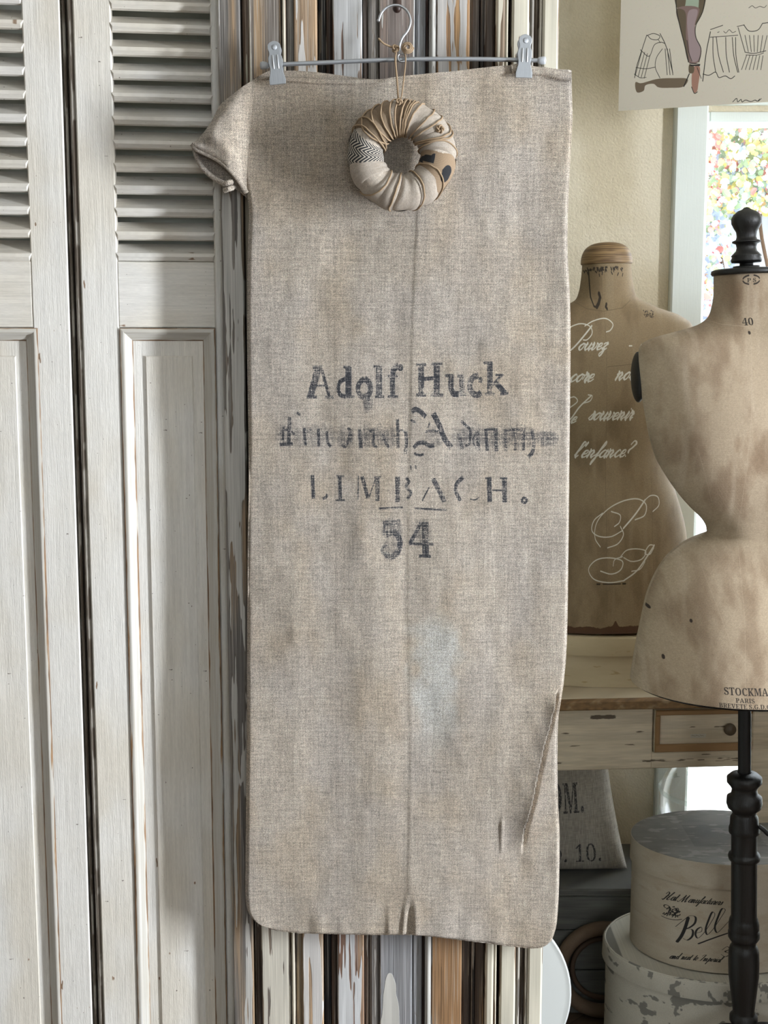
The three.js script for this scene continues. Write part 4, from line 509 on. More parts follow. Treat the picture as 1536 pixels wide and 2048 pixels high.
  // monogram
  stroke(1.1, 1.8, 1200, 1092, 1190, 1075, 1193, 1045, 1215, 1018, 1250, 1001, 1280, 1000, 1294, 1012, 1290, 1032, 1270, 1040); stroke(1.1, 3.4, 1292, 1002, 1270, 1030, 1246, 1056); stroke(1, 1.4, 1205, 1025, 1188, 1040, 1184, 1060, 1195, 1070, 1220, 1072, 1245, 1060); stroke(1, 1.4, 1222, 1022, 1240, 1030, 1238, 1044, 1228, 1052); stroke(1, 1.5, 1240, 1052, 1246, 1068, 1235, 1086, 1214, 1094); stroke(1, 1.3, 1288, 1005, 1305, 994, 1320, 998, 1322, 1014, 1308, 1026);
  stroke(1.1, 3.2, 1310, 1093, 1296, 1112, 1272, 1142, 1246, 1160); stroke(1, 1.7, 1310, 1093, 1300, 1092, 1290, 1108, 1300, 1110, 1309, 1098); stroke(1.1, 1.8, 1246, 1160, 1215, 1163, 1186, 1155, 1177, 1136, 1192, 1118, 1220, 1114, 1244, 1122, 1240, 1138, 1222, 1146, 1200, 1140); stroke(1, 1.5, 1240, 1112, 1252, 1100, 1275, 1098, 1292, 1104, 1284, 1118, 1262, 1122, 1246, 1114); stroke(1, 1.3, 1225, 1130, 1228, 1118, 1244, 1112); stroke(1, 1.3, 1262, 1142, 1280, 1138, 1290, 1124);
  const ls = canvas(2048, 1024), kl = ls.getContext('2d'); kl.strokeStyle = '#000'; kl.lineWidth = 1.3; const line = (...p) => { kl.beginPath(); for (let i = 0; i < p.length; i += 2) { const q = to(p[i], p[i + 1]); i ? kl.lineTo(...q) : kl.moveTo(...q); } kl.stroke(); };
  line(1212, 550, 1213, 720, 1212, 1000, 1213, 1240); line(1160, 600, 1180, 615, 1212, 621, 1250, 615, 1270, 599); line(1214, 733, 1275, 728); line(1308, 960, 1306, 1080, 1310, 1230);
  const sp = canvas(2048, 1024), ks = sp.getContext('2d'); ks.strokeStyle = '#000'; ks.lineCap = 'round'; ks.lineWidth = 2 * ts; const dk = (w, ...p) => { ks.lineWidth = w * ts; ks.beginPath(); for (let i = 0; i < p.length; i += 2) { const q = to(p[i], p[i + 1]); i ? ks.lineTo(...q) : ks.moveTo(...q); } ks.stroke(); };
  dk(2, 1188, 535, 1190, 590, 1194, 610, 1200, 613); dk(4, 1206, 584, 1208, 592, 1204, 604, 1199, 612); dk(3, 1219, 606, 1217, 612, 1219, 616); for (let i = 0; i < 60; i++) { const x = 1170 + rnd() * 86, y = 530 + rnd() * rnd() * 16; dk(1.4, x, y, x + (rnd() - 0.5) * 6, y + rnd() * 5); } for (let i = 0; i < 50; i++) { const x = 1294 + rnd() * 20, y = 620 + rnd() * 16; dk(0.8, x, y, x + (rnd() - 0.5) * 3, y + (rnd() - 0.5) * 3); } dk(1.5, 1193, 1166, 1199, 1166); dk(1, 1205, 1166, 1240, 1166); dk(1.5, 1244, 1166, 1250, 1166);
  const tear = (x, y) => { const p = y / 1024 * (y1 - y0) ; const u = x / 1024; return p < 0.0135 + 0.008 * (fbm(x * 0.03, 3, 3) - 0.4) + 0.012 * Math.exp(-Math.pow((u - 0.5) / 0.012, 2)) ? 1 : 0; };
  const m = clothTex([158, 136, 104], [132, 110, 80], [170, 150, 120], [[tear, [84, 56, 34], 0.95], [maskOf(ls), [96, 80, 58], 0.75], [maskOf(sp), [36, 28, 20], 0.85], [maskOf(c), [226, 222, 210], 0.95]]);
  part('torso', body(rr, { sub: 5, xr: [-xm, xm], yr: [y0, y1] }), mat({ map: m, bumpMap: fineWeave, bumpScale: 0.0003, roughness: 0.7 }), fg);
  const capT = tex(256, 256, (x, y) => mix3([150, 122, 84], [96, 72, 46], sm(0.3, 0.75, vn(x * 0.02, y * 0.16) * 0.6 + vn(x * 0.06, y * 0.5) * 0.4)));
  part('neck_cap', body([[484, 3, .004], [485.5, 18, .02], [489, 30, .032], [496, 40, .042], [506, 46, .048], [517, 49, .051], [526, 49.5, .052], [528.5, 48, .051]].map(([py, w, f]) => [Y(py, BF), hw(w), f, f]), { sub: 4 }), mat({ map: at(capT, 1, 1), roughness: 0.55 }), fg, 'rounded brown wooden cap');
}

// ------------------------------------------------------------------ cabinet added out of view to shade the bust, table and things beneath
{
  const g = thing('added_wardrobe', 'tall brown cabinet out of view, added to shade the work table', 'added_wardrobe', [1.55, 0, -2.19]), cm = mat({ map: at(floorTex, 2, 2), roughness: 0.6 });
  part('carcass', slab(-0.28, 0.28, 0.08, 1.62, -0.42, 0.4, 0.004), cm, g); part('cornice', slab(-0.31, 0.31, 1.6205, 1.68, -0.44, 0.42, 0.01), cm, g);
  for (const [z0, z1, k] of [[-0.40, -0.012, -0.03], [-0.008, 0.38, 0.012]]) { const dr = part('door', slab(-0.302, -0.2805, 0.12, 1.59, z0, z1, 0.003), cm, g); part('knob', new THREE.SphereGeometry(0.014, 14, 10).translate(-0.312, 1.1, k), M.iron, dr); }
  for (const [x, z] of [[-0.24, -0.38], [0.24, -0.38], [-0.24, 0.36], [0.24, 0.36]]) part('foot', slab(x - 0.03, x + 0.03, 0, 0.0795, z - 0.03, z + 0.03, 0.003), cm, g);
}

// ------------------------------------------------------------------ under the table
{
  const d = 2.46, cx = X(1452, 1800, d), hb = thing('hat_box', 'large whitewashed oval hat box on the floor, paint flaking', 'hat box', [cx, 0, -d - 0.05]);
  const sc = d / FOCAL / 0.96; const lowTop = Y(1906, d), upTop = Y(1690, d);
  const flake = tex(1024, 512, (x, y) => { const n = fbm(x * 0.012, y * 0.016, 4), f = fbm(x * 0.016 + 20, y * 0.022, 4), s = vn(x * 0.6, y * 0.6); let c = mix3([196, 192, 180], [178, 172, 158], n); c = c.map((q) => q * (0.96 + 0.08 * s)); if (f > 0.60) c = mix3(c, [112, 110, 104], sm(0.60, 0.64, f) * 0.85); return c; });
  const flakeM = mat({ map: at(flake, 2, 1), roughness: 0.82 }), lidM = mat({ map: at(flake, 3, 0.12, 0.2, 0.55), roughness: 0.8 });
  const a1 = 236 * sc, b1 = 0.185; const lh = 0.036;
  part('box_body', body([[lowTop - 0.01, a1 - 0.007, b1 - 0.007, b1 - 0.007], [0.0005, a1 - 0.007, b1 - 0.007, b1 - 0.007]], { sub: 1 }), flakeM, hb);
  part('lid', body([[lowTop, a1 - 0.003, b1 - 0.003, b1 - 0.003], [lowTop - 0.0025, a1, b1, b1], [lowTop - lh, a1 + 0.001, b1 + 0.001, b1 + 0.001], [lowTop - lh - 0.0006, a1 - 0.006, b1 - 0.006, b1 - 0.006]], { sub: 1 }), lidM, hb);
  part('rim_cord', tube(Array.from({ length: 60 }, (_, i) => new THREE.Vector3(Math.cos(i / 60 * 6.2832) * (a1 - 0.005), lowTop + 0.0008, Math.sin(i / 60 * 6.2832) * (b1 - 0.005))), 0.0022, 240, 6, true), lidM, hb);
  const ub = thing('hat_box', 'beige oval hat box with black script lettering and a grey lid, stacked on top', 'hat box', [cx + 0.004, lowTop + 0.0035, -d - 0.05]); const H = upTop - lowTop - 0.0035, a2 = 188 * sc, b2 = 0.150;
  const c = canvas(2048, 1024), k = c.getContext('2d'); k.strokeStyle = k.fillStyle = '#000'; k.lineCap = 'round'; const xa = -a2, base = lowTop + 0.0035;
  const to = (px, py) => { const rx = (px - 1452) / 188, dep = 0.05 - b2 * Math.sqrt(Math.max(0, 1 - rx * rx)); const p = P(px, py, d + dep); return [(p.x - cx - 0.004 + a2) / (2 * a2) * 1024, (base + H - p.y) / H * 1024]; };
  const ts = 1024 / (2 * a2) * d / FOCAL, an = H / (2 * a2);
  const wr = (t, px, py, s, thin, thick, sl = 0.6, dir = 0) => script(k, t, px, py, s, sl, thin * ts, thick * ts * 1.3, to, dir);
  wr('Hat', 1330, 1808, 7.5, 0.9, 1.6, 0.7, 0.06); wr('Manufacturers', 1362, 1811, 6.6, 0.9, 1.5, 0.7, 0.03);
  const st = (thin, thick, ...p) => { const q = []; for (let i = 0; i < p.length; i += 2) q.push([p[i], p[i + 1]]); pen(k, q, thin * ts, thick * ts * 1.5, to); };
  st(1, 4.0, 1380, 1842, 1374, 1862, 1366, 1880, 1358, 1891); st(1, 2.6, 1355, 1861, 1368, 1850, 1384, 1838, 1394, 1840, 1393, 1852, 1382, 1862, 1376, 1864, 1388, 1866, 1388, 1878, 1378, 1887, 1370, 1884);
  st(1, 2.4, 1396, 1872, 1406, 1868, 1406, 1860, 1398, 1864, 1394, 1874, 1398, 1882, 1408, 1874, 1424, 1850, 1432, 1832, 1428, 1828, 1420, 1844, 1414, 1866, 1417, 1874, 1424, 1868, 1444, 1838, 1452, 1822, 1447, 1820, 1438, 1838, 1432, 1860, 1436, 1869, 1446, 1860, 1458, 1846); st(3.6, 3.6, 1400, 1893, 1430, 1880, 1460, 1868, 1500, 1856);
  st(1, 2, 1446, 1903, 1456, 1896, 1462, 1900, 1452, 1906, 1462, 1910, 1452, 1916, 1444, 1912); wr('and next to Imperial', 1342, 1925, 5.8, 0.8, 1.4, 0.7, 0.03);
  { const q = (x, y) => to(x, y); k.lineWidth = 1.4 * ts; for (let i = 0; i < 70; i++) { const x = 1330 + rnd() * 34, y = 1816 + rnd() * 24 + (x - 1347) * 0.12; if (Math.hypot((x - 1347) / 20, (y - 1834) / 12) > 1) continue; k.beginPath(); k.moveTo(...q(x, y)); k.quadraticCurveTo(...q(x + 3, y - 4), ...q(x + (rnd() - 0.5) * 8, y + (rnd() - 0.3) * 5)); k.stroke(); } k.lineWidth = 1.8 * ts; k.beginPath(); k.ellipse(...q(1338, 1822), 5 * ts, 6 * ts, 0, 2, 7.5); k.stroke(); k.beginPath(); k.ellipse(...q(1347, 1834), 5 * ts, 8 * ts, 0, 0, 7); k.stroke(); k.beginPath(); k.moveTo(...q(1328, 1841)); k.quadraticCurveTo(...q(1346, 1850), ...q(1367, 1846)); k.stroke(); }
  const ink = maskOf(c);
  const bt = tex(2048, 1024, (x, y) => { const n = fbm(x * 0.01, y * 0.012, 4), f = fbm(x * 0.02 + 9, y * 0.03, 4), s = vn(x * 0.5, y * 0.5); let q = mix3([184, 175, 160], [164, 150, 130], n); q = q.map((v) => v * (0.96 + 0.08 * s)); if (f > 0.6) q = mix3(q, [150, 132, 106], sm(0.6, 0.95, f) * 0.4); return mix3(q, [30, 28, 28], ink(x, y)); }, { wrap: THREE.ClampToEdgeWrapping });
  const bm = mat({ map: bt, roughness: 0.8 });
  part('box_body', body([[H - 0.012, a2 - 0.004, b2 - 0.004, b2 - 0.004], [0.0005, a2 - 0.004, b2 - 0.004, b2 - 0.004]], { sub: 1, xr: [-a2, a2], yr: [0, H] }), bm, ub);
  part('lid_band', body([[H - 0.0015, a2 - 0.0005, b2 - 0.0005, b2 - 0.0005], [H - 0.053, a2 + 0.0002, b2 + 0.0002, b2 + 0.0002], [H - 0.0535, a2 - 0.003, b2 - 0.003, b2 - 0.003]], { sub: 1, xr: [-a2, a2], yr: [0, H] }), bm, ub);
  const lt = tex(1024, 512, (x, y) => { const n = fbm(x * 0.01, y * 0.03, 4), f = fbm(x * 0.014 + 40, y * 0.05, 4), r = Math.abs(x - 512) < 200 && Math.abs(y - 256) < 100; let q = mix3([124, 121, 116], [98, 96, 92], n); if (r) q = q.map((v) => v * 0.88); if (f > 0.62) q = mix3(q, [168, 164, 156], sm(0.62, 0.75, f) * 0.45); return q; });
  { const pos = [], uv = [], idx = []; const N = 64; pos.push(0, H, 0); uv.push(0.5, 0.5); for (let r = 1; r <= 2; r++) for (let i = 0; i < N; i++) { const A = i / N * Math.PI * 2, f = r === 1 ? 0.985 : 1; pos.push(Math.cos(A) * (a2 - 0.0012) * f, H - (r === 2 ? 0.0016 : 0), Math.sin(A) * (b2 - 0.0012) * f); uv.push(0.5 + Math.cos(A) * 0.5 * f, 0.5 - Math.sin(A) * 0.5 * f); } for (let i = 0; i < N; i++) { const j = (i + 1) % N; idx.push(0, 1 + j, 1 + i, 1 + i, 1 + j, 1 + N + i, 1 + j, 1 + N + j, 1 + N + i); } const tg = new THREE.BufferGeometry(); tg.setAttribute('position', new THREE.Float32BufferAttribute(pos, 3)); tg.setAttribute('uv', new THREE.Float32BufferAttribute(uv, 2)); tg.setIndex(idx); tg.computeVertexNormals(); part('lid_top', tg, mat({ map: lt, roughness: 0.6 }), ub, 'worn grey paper lid top'); }
  // crate with the cushion on it
  const cd = 2.72, c0 = X(1060, 1850, cd), c1 = X(1300, 1850, cd), ct = Y(1776, cd), cr = thing('wooden_crate', 'dark grey wooden crate of wide boards under the table', 'crate', [0, 0, -cd]);
  const gw = tex(512, 256, (x, y) => { const n = vn(x * 0.01, y * 0.14) * 0.6 + vn(x * 0.03, y * 0.5) * 0.4, b = fbm(x * 0.008, y * 0.02, 3); return mix3([116, 116, 110], [70, 70, 68], n * 0.7 + b * 0.3); }); const gm = mat({ map: at(gw, 2, 3), roughness: 0.8 });
  const hs = [0.006, ct * 0.34, ct * 0.66, ct - 0.02]; for (let i = 0; i < 3; i++) part('plank', slab(c0, c1, hs[i] + (i ? 0.003 : -0.0055), hs[i + 1], -0.018, 0 - i % 2 * 0.002, 0.002), gm, cr);
  part('top_board', slab(c0 - 0.006, c1 + 0.006, ct - 0.018, ct, -0.26, 0.008, 0.004), gm, cr); part('side_board', slab(c0, c0 + 0.018, 0.0005, ct - 0.019, -0.25, -0.019, 0.002), gm, cr); part('side_board', slab(c1 - 0.018, c1, 0.0005, ct - 0.019, -0.25, -0.019, 0.002), gm, cr);
  // cushion
  const pd = 2.78, pc = P(1165, 1768, pd), cy = ct, pw = 0.125, ph = 0.30;
  const cc = canvas(512, 512), kk = cc.getContext('2d'); kk.fillStyle = '#000'; kk.save(); kk.translate(165, 462); kk.scale(0.82, 1.15); kk.font = '96px serif'; kk.fillText('No. 10.', 0, 0); kk.restore(); kk.save(); kk.translate(150, 250); kk.scale(0.62, 1.3); kk.font = 'bold 130px serif'; kk.fillText('COM.', 0, 0); kk.restore(); const im = maskOf(cc);
  const ct2 = tex(512, 512, (x, y) => { const v = 0.84 + 0.2 * vn(x * 0.5, y * 0.05) + 0.12 * vn(x * 0.06, y * 0.5); return mix3([168, 162, 152].map((q) => q * v), [52, 52, 56], im(x, y) * 0.85 * sm(0.9, 0.5, vn(x * 0.5, y * 0.2))); }, { wrap: THREE.ClampToEdgeWrapping });
  const cs = solo('cushion', grid(60, 60, (u, v) => { const a = (u * 2) % 2, s = u < 0.5 ? 1 : -1, x = u < 0.5 ? lerp(-1, 1, u * 2) : lerp(1, -1, u * 2 - 1), y = v * 2 - 1; const ex = 1 - 0.10 * (1 - y * y) * 0 - 0.08 * Math.abs(y), th = Math.pow(Math.max(0, (1 - x * x) * (1 - y * y)), 0.42); const pin = 1 - 0.10 * (1 - Math.abs(x)) * 0; const wr = 0.004 * (vn(x * 6 + 9, y * 2) - 0.5); const taper = 1 + 0.0 * y; return [new THREE.Vector3(x * (0.168 - 0.055 * (y + 1) * 0.5 - 0.006 * (1 - y * y)) * taper, 0.002 + (y + 1) / 2 * (0.31 - 0.02 * (1 - x * x)) + (1 - Math.min(1, th * 3)) * 0, s * (0.062 * th + wr * th)), (x + 1) / 2, (y + 1) / 2]; }, true), mat({ map: ct2, bumpMap: at(weave, 3, 3), bumpScale: 0.001, roughness: 0.95 }), 'grey linen cushion with stencilled number standing on the dark crate', 'cushion');
  cs.position.set(X(1118, 1700, pd), cy + 0.001, -pd - 0.04); cs.rotation.x = -0.1;
  // demijohn in front of the window
  const gd = 2.86, gl = thing('glass_demijohn', 'large clear round glass bottle in front of the window under the table', 'bottle', [X(1425, 1600, gd), 0, -gd]);
  const cyl = Y(1600, gd), rr = 0.125; const prof = [[0.0001, 0.302]]; 
  const outer = []; for (let i = 0; i <= 30; i++) { const A = -Math.PI / 2 + 0.35 + (Math.PI - 0.65) * i / 30; outer.push([Math.cos(A) * rr, cyl + Math.sin(A) * rr * 1.02]); }
  const b0 = outer[0][1]; const neck = [[0.032, cyl + rr * 1.02 + 0.02], [0.034, cyl + rr + 0.05]]; const inner = outer.slice().reverse().map(([r, y]) => [Math.max(0.0005, r - 0.003), y]);
  part('glass_body', lathe([[0.0005, b0], ...outer, ...neck, [0.030, neck[1][1]], [0.029, neck[0][1]], ...inner, [0.0005, b0 + 0.004]], 64), new THREE.MeshPhysicalMaterial({ color: 0xffffff, transmission: 1, thickness: 0, roughness: 0.02, ior: 1.45 }), gl);
  part('band', lathe([[rr * 0.985, cyl + 0.018], [rr * 1.012, cyl + 0.02], [rr * 1.014, cyl + 0.028], [rr * 0.985, cyl + 0.030]], 64), new THREE.MeshPhysicalMaterial({ color: 0xeef4f2, transmission: 0.8, thickness: 0, roughness: 0.25 }), gl);
  const pl = thing('wooden_stool', 'small plain stool carrying the glass bottle', 'stool', [X(1425, 1600, gd), 0, -gd]); part('seat', lathe([[0.0001, b0 - 0.022], [0.1, b0 - 0.022], [0.104, b0 - 0.012], [0.1, b0 - 0.0008], [0.0001, b0 - 0.0008]], 40), gm, pl); for (let i = 0; i < 3; i++) { const A = i * 2.1 + 0.4; part('leg', tube([new THREE.Vector3(Math.cos(A) * 0.07, b0 - 0.022, Math.sin(A) * 0.07), new THREE.Vector3(Math.cos(A) * 0.09, 0.006, Math.sin(A) * 0.09)], 0.009, 4, 10), gm, pl); }
  // white round tray and a brown rim beside the crate
  const td = 2.30, tc = P(948, 1985, td), tr = 195 * td / FOCAL / 0.95; const bl = thing('wooden_block', 'low wooden block under the white tray behind the boards', 'block', [tc.x, 0, -td]); part('block_body', slab(-0.12, 0.12, 0, tc.y - tr - 0.002, -0.05, 0.04, 0.003), gm, bl);
  const tray = thing('round_tray', 'plain white round tray standing on edge behind the boards', 'tray', [tc.x, tc.y, -td]); const tg = lathe([[0.0001, 0.006], [tr - 0.012, 0.006], [tr - 0.004, 0.010], [tr, 0.009], [tr, 0.004], [tr - 0.006, -0.004], [0.0001, -0.006]], 72); tg.rotateX(Math.PI / 2); part('tray_body', tg, mat({ color: 0xbfc1bf, roughness: 0.5 }), tray);
  const wd = 2.70, wc = P(1205, 2085, wd); const wheel = thing('basket_hoop', 'brown bentwood hoop leaning below the crate', 'hoop', [wc.x, wc.y, -wd]); const wg = new THREE.TorusGeometry(0.10, 0.016, 14, 60); part('rim', wg, mat({ color: 0x6d5a48, roughness: 0.7, bumpMap: at(paintBump, 6, 1), bumpScale: 0.0006 }), wheel); const wg2 = new THREE.TorusGeometry(0.072, 0.006, 10, 50); wg2.translate(0, 0, -0.008); part('inner_band', wg2, mat({ color: 0x4d3a2c, roughness: 0.7 }), wheel); wheel.position.y = Math.max(0.118, wc.y);
}

// ------------------------------------------------------------------ fashion sketch in front of the window
{
  const d0 = 2.80, a = P(1237, 222, d0), turn = -0.33, w = 0.46, h = 0.5; // paper turned towards the room on its far side
  const c = canvas(1024, 1024), k = c.getContext('2d'); const pxm = d0 / FOCAL; // metres per picture pixel near the left edge
  k.lineCap = 'round'; k.lineJoin = 'round'; const W = 1024 / w, to = (px, py) => { const dx = px - 1237, u = dx * pxm / (Math.cos(turn) * (1 + 0.0)) * (1 - dx * 0.00014), s = 1 - dx * 0.00010; return [u * W, 1024 - ((222 - dx * 0.0735 - py) * pxm * s * 1.0) * 1024 / h]; };
  k.fillStyle = 'rgb(196,188,172)'; k.fillRect(0, 0, 1024, 1024); for (let i = 0; i < 2500; i++) { k.fillStyle = `rgba(${150 + rnd() * 60},${142 + rnd() * 60},${124 + rnd() * 60},0.10)`; k.fillRect(rnd() * 1024, rnd() * 1024, 6, 6); }
  const path = (...p) => { k.beginPath(); for (let i = 0; i < p.length; i += 2) { const q = to(p[i], p[i + 1]); i ? k.lineTo(...q) : k.moveTo(...q); } }; const fill = (col, ...p) => { const q = []; for (let i = 0; i < p.length; i += 2) q.push(new THREE.Vector3(p[i], p[i + 1], 0)); const o = []; new THREE.CatmullRomCurve3(q, true, 'centripetal').getPoints(60).forEach((v) => o.push(v.x, v.y)); path(...o); k.closePath(); k.fillStyle = col; k.fill(); }; const ln = (wd, col, ...p) => { const q = []; for (let i = 0; i < p.length; i += 2) q.push(new THREE.Vector3(p[i], p[i + 1], 0)); const cv = q.length > 2 ? new THREE.CatmullRomCurve3(q, false, 'centripetal').getPoints(24) : q; const o = []; cv.forEach((v) => o.push(v.x, v.y)); path(...o); k.lineWidth = wd * 2.3; k.strokeStyle = col; k.stroke(); };
  const I = '#1d1a17', B = 'rgb(92,80,62)';
  fill('rgb(148,160,140)', 1346, -40, 1385, -40, 1380, 30, 1350, 33); fill(B, 1335, -40, 1348, -40, 1350, 34, 1338, 30); fill(B, 1380, -40, 1390, -30, 1386, 36, 1372, 62, 1377, 30); fill('rgb(120,98,92)', 1338, 32, 1378, 31, 1372, 62, 1374, 84, 1384, 104, 1380, 130, 1364, 132, 1352, 92, 1344, 64); fill('rgb(146,128,128)', 1360, 36, 1375, 34, 1371, 64, 1373, 84, 1383, 104, 1378, 128, 1368, 129, 1362, 100); fill(B, 1338, 33, 1352, 36, 1356, 84, 1363, 131, 1352, 92, 1344, 64);
  fill('rgb(150,112,96)', 1372, 139, 1382, 138, 1381, 172, 1379, 184, 1375, 187, 1370, 178); fill(B, 1364, 134, 1372, 138, 1371, 150, 1364, 150); fill('rgb(104,90,72)', 1267, 168, 1276, 170, 1305, 162, 1335, 160, 1362, 162, 1355, 175, 1330, 178, 1308, 177, 1300, 171, 1285, 174, 1282, 184, 1270, 187); fill('#3b3a42', 1506, 7, 1545, 9, 1545, 26, 1508, 26); fill('#8a6d34', 1508, -20, 1545, -20, 1545, 8, 1510, 5);
  ln(1.6, I, 1335, -20, 1337, 30, 1345, 66, 1353, 95, 1362, 130); ln(1.3, I, 1390, -20, 1385, 36, 1373, 64, 1374, 84, 1384, 106, 1381, 130); ln(1.2, I, 1364, 132, 1383, 134); ln(2.4, I, 1366, 136, 1382, 136); ln(1.2, I, 1369, 176, 1375, 188, 1380, 185); ln(2, I, 1364, 152, 1355, 175); ln(1, I, 1358, 90, 1362, 112, 1368, 128); ln(1, I, 1378, 140, 1386, 160);
  ln(1, I, 1285, 82, 1297, 78, 1309, 83, 1305, 89, 1293, 88, 1287, 82); ln(1.2, I, 1285, 81, 1277, 108, 1268, 140, 1265, 160); ln(1.2, I, 1309, 78, 1320, 100, 1334, 150); for (const x of [0, 5, 10, 15]) ln(1, I, 1277 + x, 110 + x * 0.5, 1266 + x * 1.1, 156 + x * 0.3); ln(1, I, 1274, 108, 1290, 120, 1300, 98, 1312, 94, 1318, 96); ln(1, I, 1314, 106, 1304, 122, 1302, 140, 1311, 160); ln(1, I, 1267, 141, 1285, 143, 1302, 140); for (const x of [0, 4, 8]) ln(1.1, I, 1319 + x, 106, 1324 + x * 1.3, 154); ln(0.9, I, 1264, 153, 1276, 160, 1286, 159); ln(0.8, I, 1306, 89, 1310, 95);
  ln(1.1, I, 1400, 70, 1422, 62); ln(1.5, I, 1400, 74, 1394, 110, 1389, 165); ln(1, I, 1400, 84, 1450, 80); for (const [x0, x1] of [[1405, 1412], [1411, 1426], [1428, 1437], [1440, 1452], [1446, 1454]]) ln(1.2, I, x0, 84, (x0 + x1) / 2 - 2, 118, x1, 148); ln(1.2, I, 1389, 152, 1400, 154, 1412, 148, 1418, 158, 1430, 155, 1440, 160, 1447, 155); ln(1, I, 1448, 64, 1461, 61); ln(1.2, I, 1460, 61, 1470, 72, 1486, 70, 1494, 58); ln(1.2, I, 1494, 58, 1513, 57, 1508, 78); ln(1.1, I, 1450, 66, 1464, 110); for (let i = 0; i < 6; i++) ln(1, I, 1463 + i * 8, 80, 1470 + i * 5.5, 110); ln(1.1, I, 1464, 111, 1480, 113, 1502, 108); ln(0.9, I, 1466, 116, 1486, 116, 1498, 112); for (let i = 0; i < 6; i++) ln(1, I, 1467 + i * 6, 117, 1459 + i * 7, 143); ln(1.1, I, 1514, 60, 1522, 100, 1528, 134); ln(1, I, 1506, 28, 1512, 58, 1540, 57);
  ln(0.9, I, 1413, 75, 1416, 74); ln(0.8, I, 1424, 73, 1428, 76, 1434, 70, 1440, 75, 1446, 73); ln(1, I, 1286, 4, 1292, -2, 1298, 1, 1306, -4); ln(1, I, 1322, -2, 1326, 8, 1332, 15); ln(1, I, 1404, 8, 1412, -4, 1416, 6, 1424, -4, 1436, 6); ln(0.8, I, 1468, 30, 1474, 26, 1480, 30, 1488, 27, 1496, 29, 1500, 25);
  ln(1.1, I, 1445, 203, 1452, 196, 1454, 203, 1460, 198, 1462, 203, 1468, 199, 1478, 202, 1486, 199, 1490, 201, 1494, 197); ln(1, I, 1492, 201, 1497, 196);
  const t = new THREE.CanvasTexture(c); t.colorSpace = THREE.SRGBColorSpace;
  const pm = [mat({ color: 0xcfc8b8 }), mat({ color: 0xcfc8b8 }), mat({ color: 0xcfc8b8 }), mat({ color: 0xcfc8b8 }), mat({ map: t, roughness: 0.85 }), mat({ color: 0xc8c0ae })];
  const g = thing('fashion_sketch', 'beige fashion sketch sheet with figure and garment line drawings hung before the window', 'poster', [a.x, a.y, -d0]); g.rotation.y = turn;
  const bg = new THREE.BoxGeometry(w, h, 0.003).translate(w / 2, h / 2, 0); part('sheet', bg, pm, g);
  part('hanging_cord', tube([new THREE.Vector3(0.05, h - 0.004, -0.003), new THREE.Vector3(0.05, CEIL - a.y - 0.002, -0.003)], 0.0012, 4, 6), M.twine, g); part('hanging_cord', tube([new THREE.Vector3(w - 0.05, h - 0.004, -0.003), new THREE.Vector3(w - 0.05, CEIL - a.y - 0.002, -0.003)], 0.0012, 4, 6), M.twine, g);
}

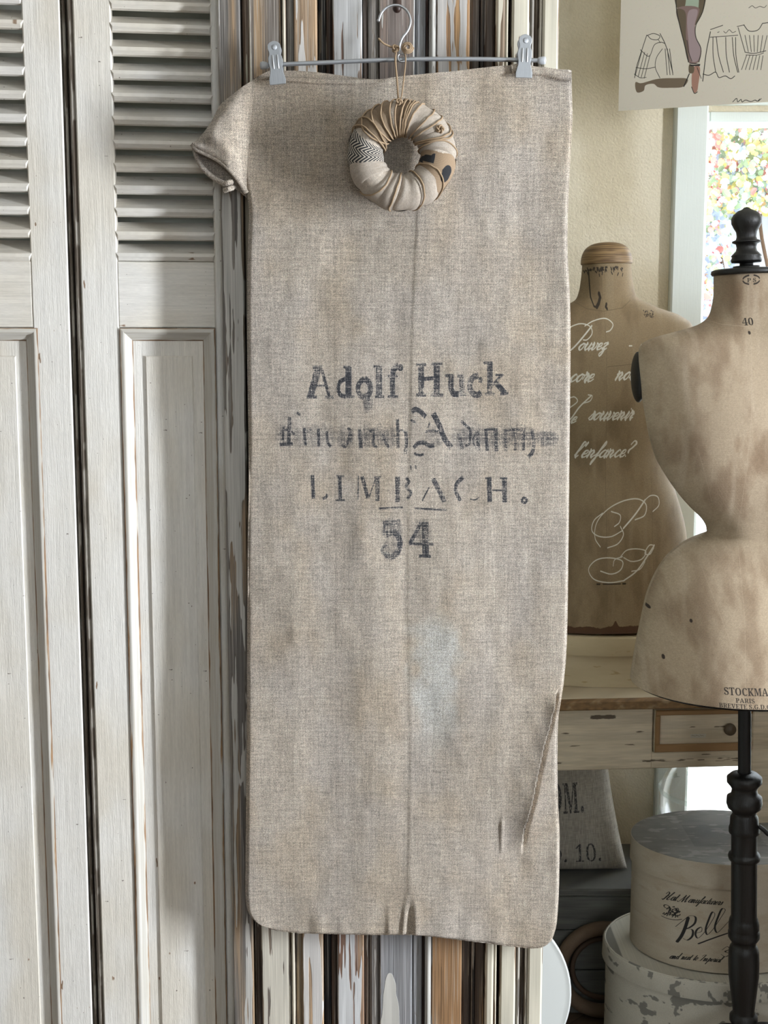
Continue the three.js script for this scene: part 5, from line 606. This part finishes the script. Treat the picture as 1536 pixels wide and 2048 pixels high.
// ------------------------------------------------------------------ garden
{
  const gz = -BACK - T - 0.01; struct('ground', slab(-4, 8, -0.25, -0.1, -9, gz, 0.01), mat({ color: 0xc9c8c0, roughness: 0.95 }), 'pale paved garden ground outside the window', 'ground');
  const fd = 5.6, f = thing('garden_fence', 'pale grey garden wall of large blocks behind the vine', 'garden wall', [0, 0, -fd]), ft = Y(422, fd); const fm = mat({ color: 0xb4b9c2, roughness: 0.85 });
  const rows = 4, rh = (ft + 0.1) / rows; for (let i = 0; i < rows; i++) for (let j = 0; j < 7; j++) { const x0 = 0.4 + j * 0.55 + (i & 1) * 0.27; part('block', slab(x0, x0 + 0.542, -0.1 + i * rh, -0.1 + (i + 1) * rh - 0.01, -0.12, 0, 0.006), fm, f); }
  part('coping', slab(0.3, 4.7, ft - 0.0005, ft + 0.03, -0.14, 0.02, 0.006), mat({ color: 0xd8dade }), f);
  const sh = new THREE.Shape(); sh.moveTo(0, -0.5); sh.bezierCurveTo(0.25, -0.55, 0.62, -0.2, 0.5, 0.1); sh.lineTo(0.3, 0.12); sh.lineTo(0.28, 0.36); sh.lineTo(0.1, 0.3); sh.lineTo(0, 0.6); sh.lineTo(-0.1, 0.3); sh.lineTo(-0.28, 0.36); sh.lineTo(-0.3, 0.12); sh.lineTo(-0.5, 0.1); sh.bezierCurveTo(-0.62, -0.2, -0.25, -0.55, 0, -0.5);
  const lg = new THREE.ExtrudeGeometry(sh, { depth: 0.02, bevelEnabled: false, curveSegments: 3 }); { const p = lg.attributes.position; for (let i = 0; i < p.count; i++) p.setZ(i, p.getZ(i) + 0.25 * p.getX(i) * p.getX(i) - 0.12 * p.getY(i) * p.getY(i)); lg.computeVertexNormals(); }
  const N = 9000, im = new THREE.InstancedMesh(lg, new THREE.MeshPhysicalMaterial({ color: 0xffffff, roughness: 0.55, transmission: 0.3, thickness: 0 }), N); im.name = 'vine_leaves'; im.userData = { kind: 'stuff', label: 'autumn vine leaves, green, yellow and red, outside the window', category: 'vine leaves' };
  const cols = [[0.34, 0.42, 0.22], [0.26, 0.36, 0.22], [0.66, 0.62, 0.22], [0.75, 0.52, 0.26], [0.62, 0.24, 0.22], [0.70, 0.42, 0.44], [0.34, 0.44, 0.36], [0.62, 0.66, 0.66], [0.42, 0.50, 0.66]], m4 = new THREE.Matrix4(), q = new THREE.Quaternion(), e = new THREE.Euler(), col = new THREE.Color();
  for (let i = 0; i < N; i++) { let px, py, d; const low = i % 6 === 0; d = 5.0 + rnd() * 0.5; if (low) { px = 1395 + rnd() * rnd() * 80; py = 420 + rnd() * 260; } else { px = 1385 + rnd() * 420; py = 105 + rnd() * 320; } const p = P(px, py, d), s = 0.013 + rnd() * 0.024; e.set((rnd() - 0.5) * 1.4, (rnd() - 0.5) * 1.4, rnd() * 6.28); q.setFromEuler(e); m4.compose(p, q, new THREE.Vector3(s, s, s)); im.setMatrixAt(i, m4); const red = px < 1440 ? 0.55 : 0.15; let c = rnd() < red ? (rnd() < 0.5 ? 4 : rnd() < 0.5 ? 5 : 3) : [0, 1, 2, 2, 6, 7, 8][Math.floor(rnd() * 7)]; if (low && rnd() < 0.5) c = 8; col.setRGB(...cols[c]); im.setColorAt(i, col); }
  scene.add(im);
  // twigs that carry the leaves
  const tw = thing('vine_stems', 'thin brown vine stems behind the coloured leaves outside', 'vine', [0, 0, 0]); const tm = mat({ color: 0x5a4636, roughness: 0.9 });
  for (let i = 0; i < 9; i++) { const x = 1395 + i * 45; part('stem', tube([P(x, 800, 5.55), P(x + 15, 600, 5.5), P(x - 10, 430, 5.48), P(x + 20, 300, 5.5), P(x + 5, 150, 5.52)], 0.008, 24, 6), tm, tw); }
}

scene.traverse((o) => { if (o.isMesh) { o.castShadow = true; o.receiveShadow = true; } });
renderer.render(scene, camera);
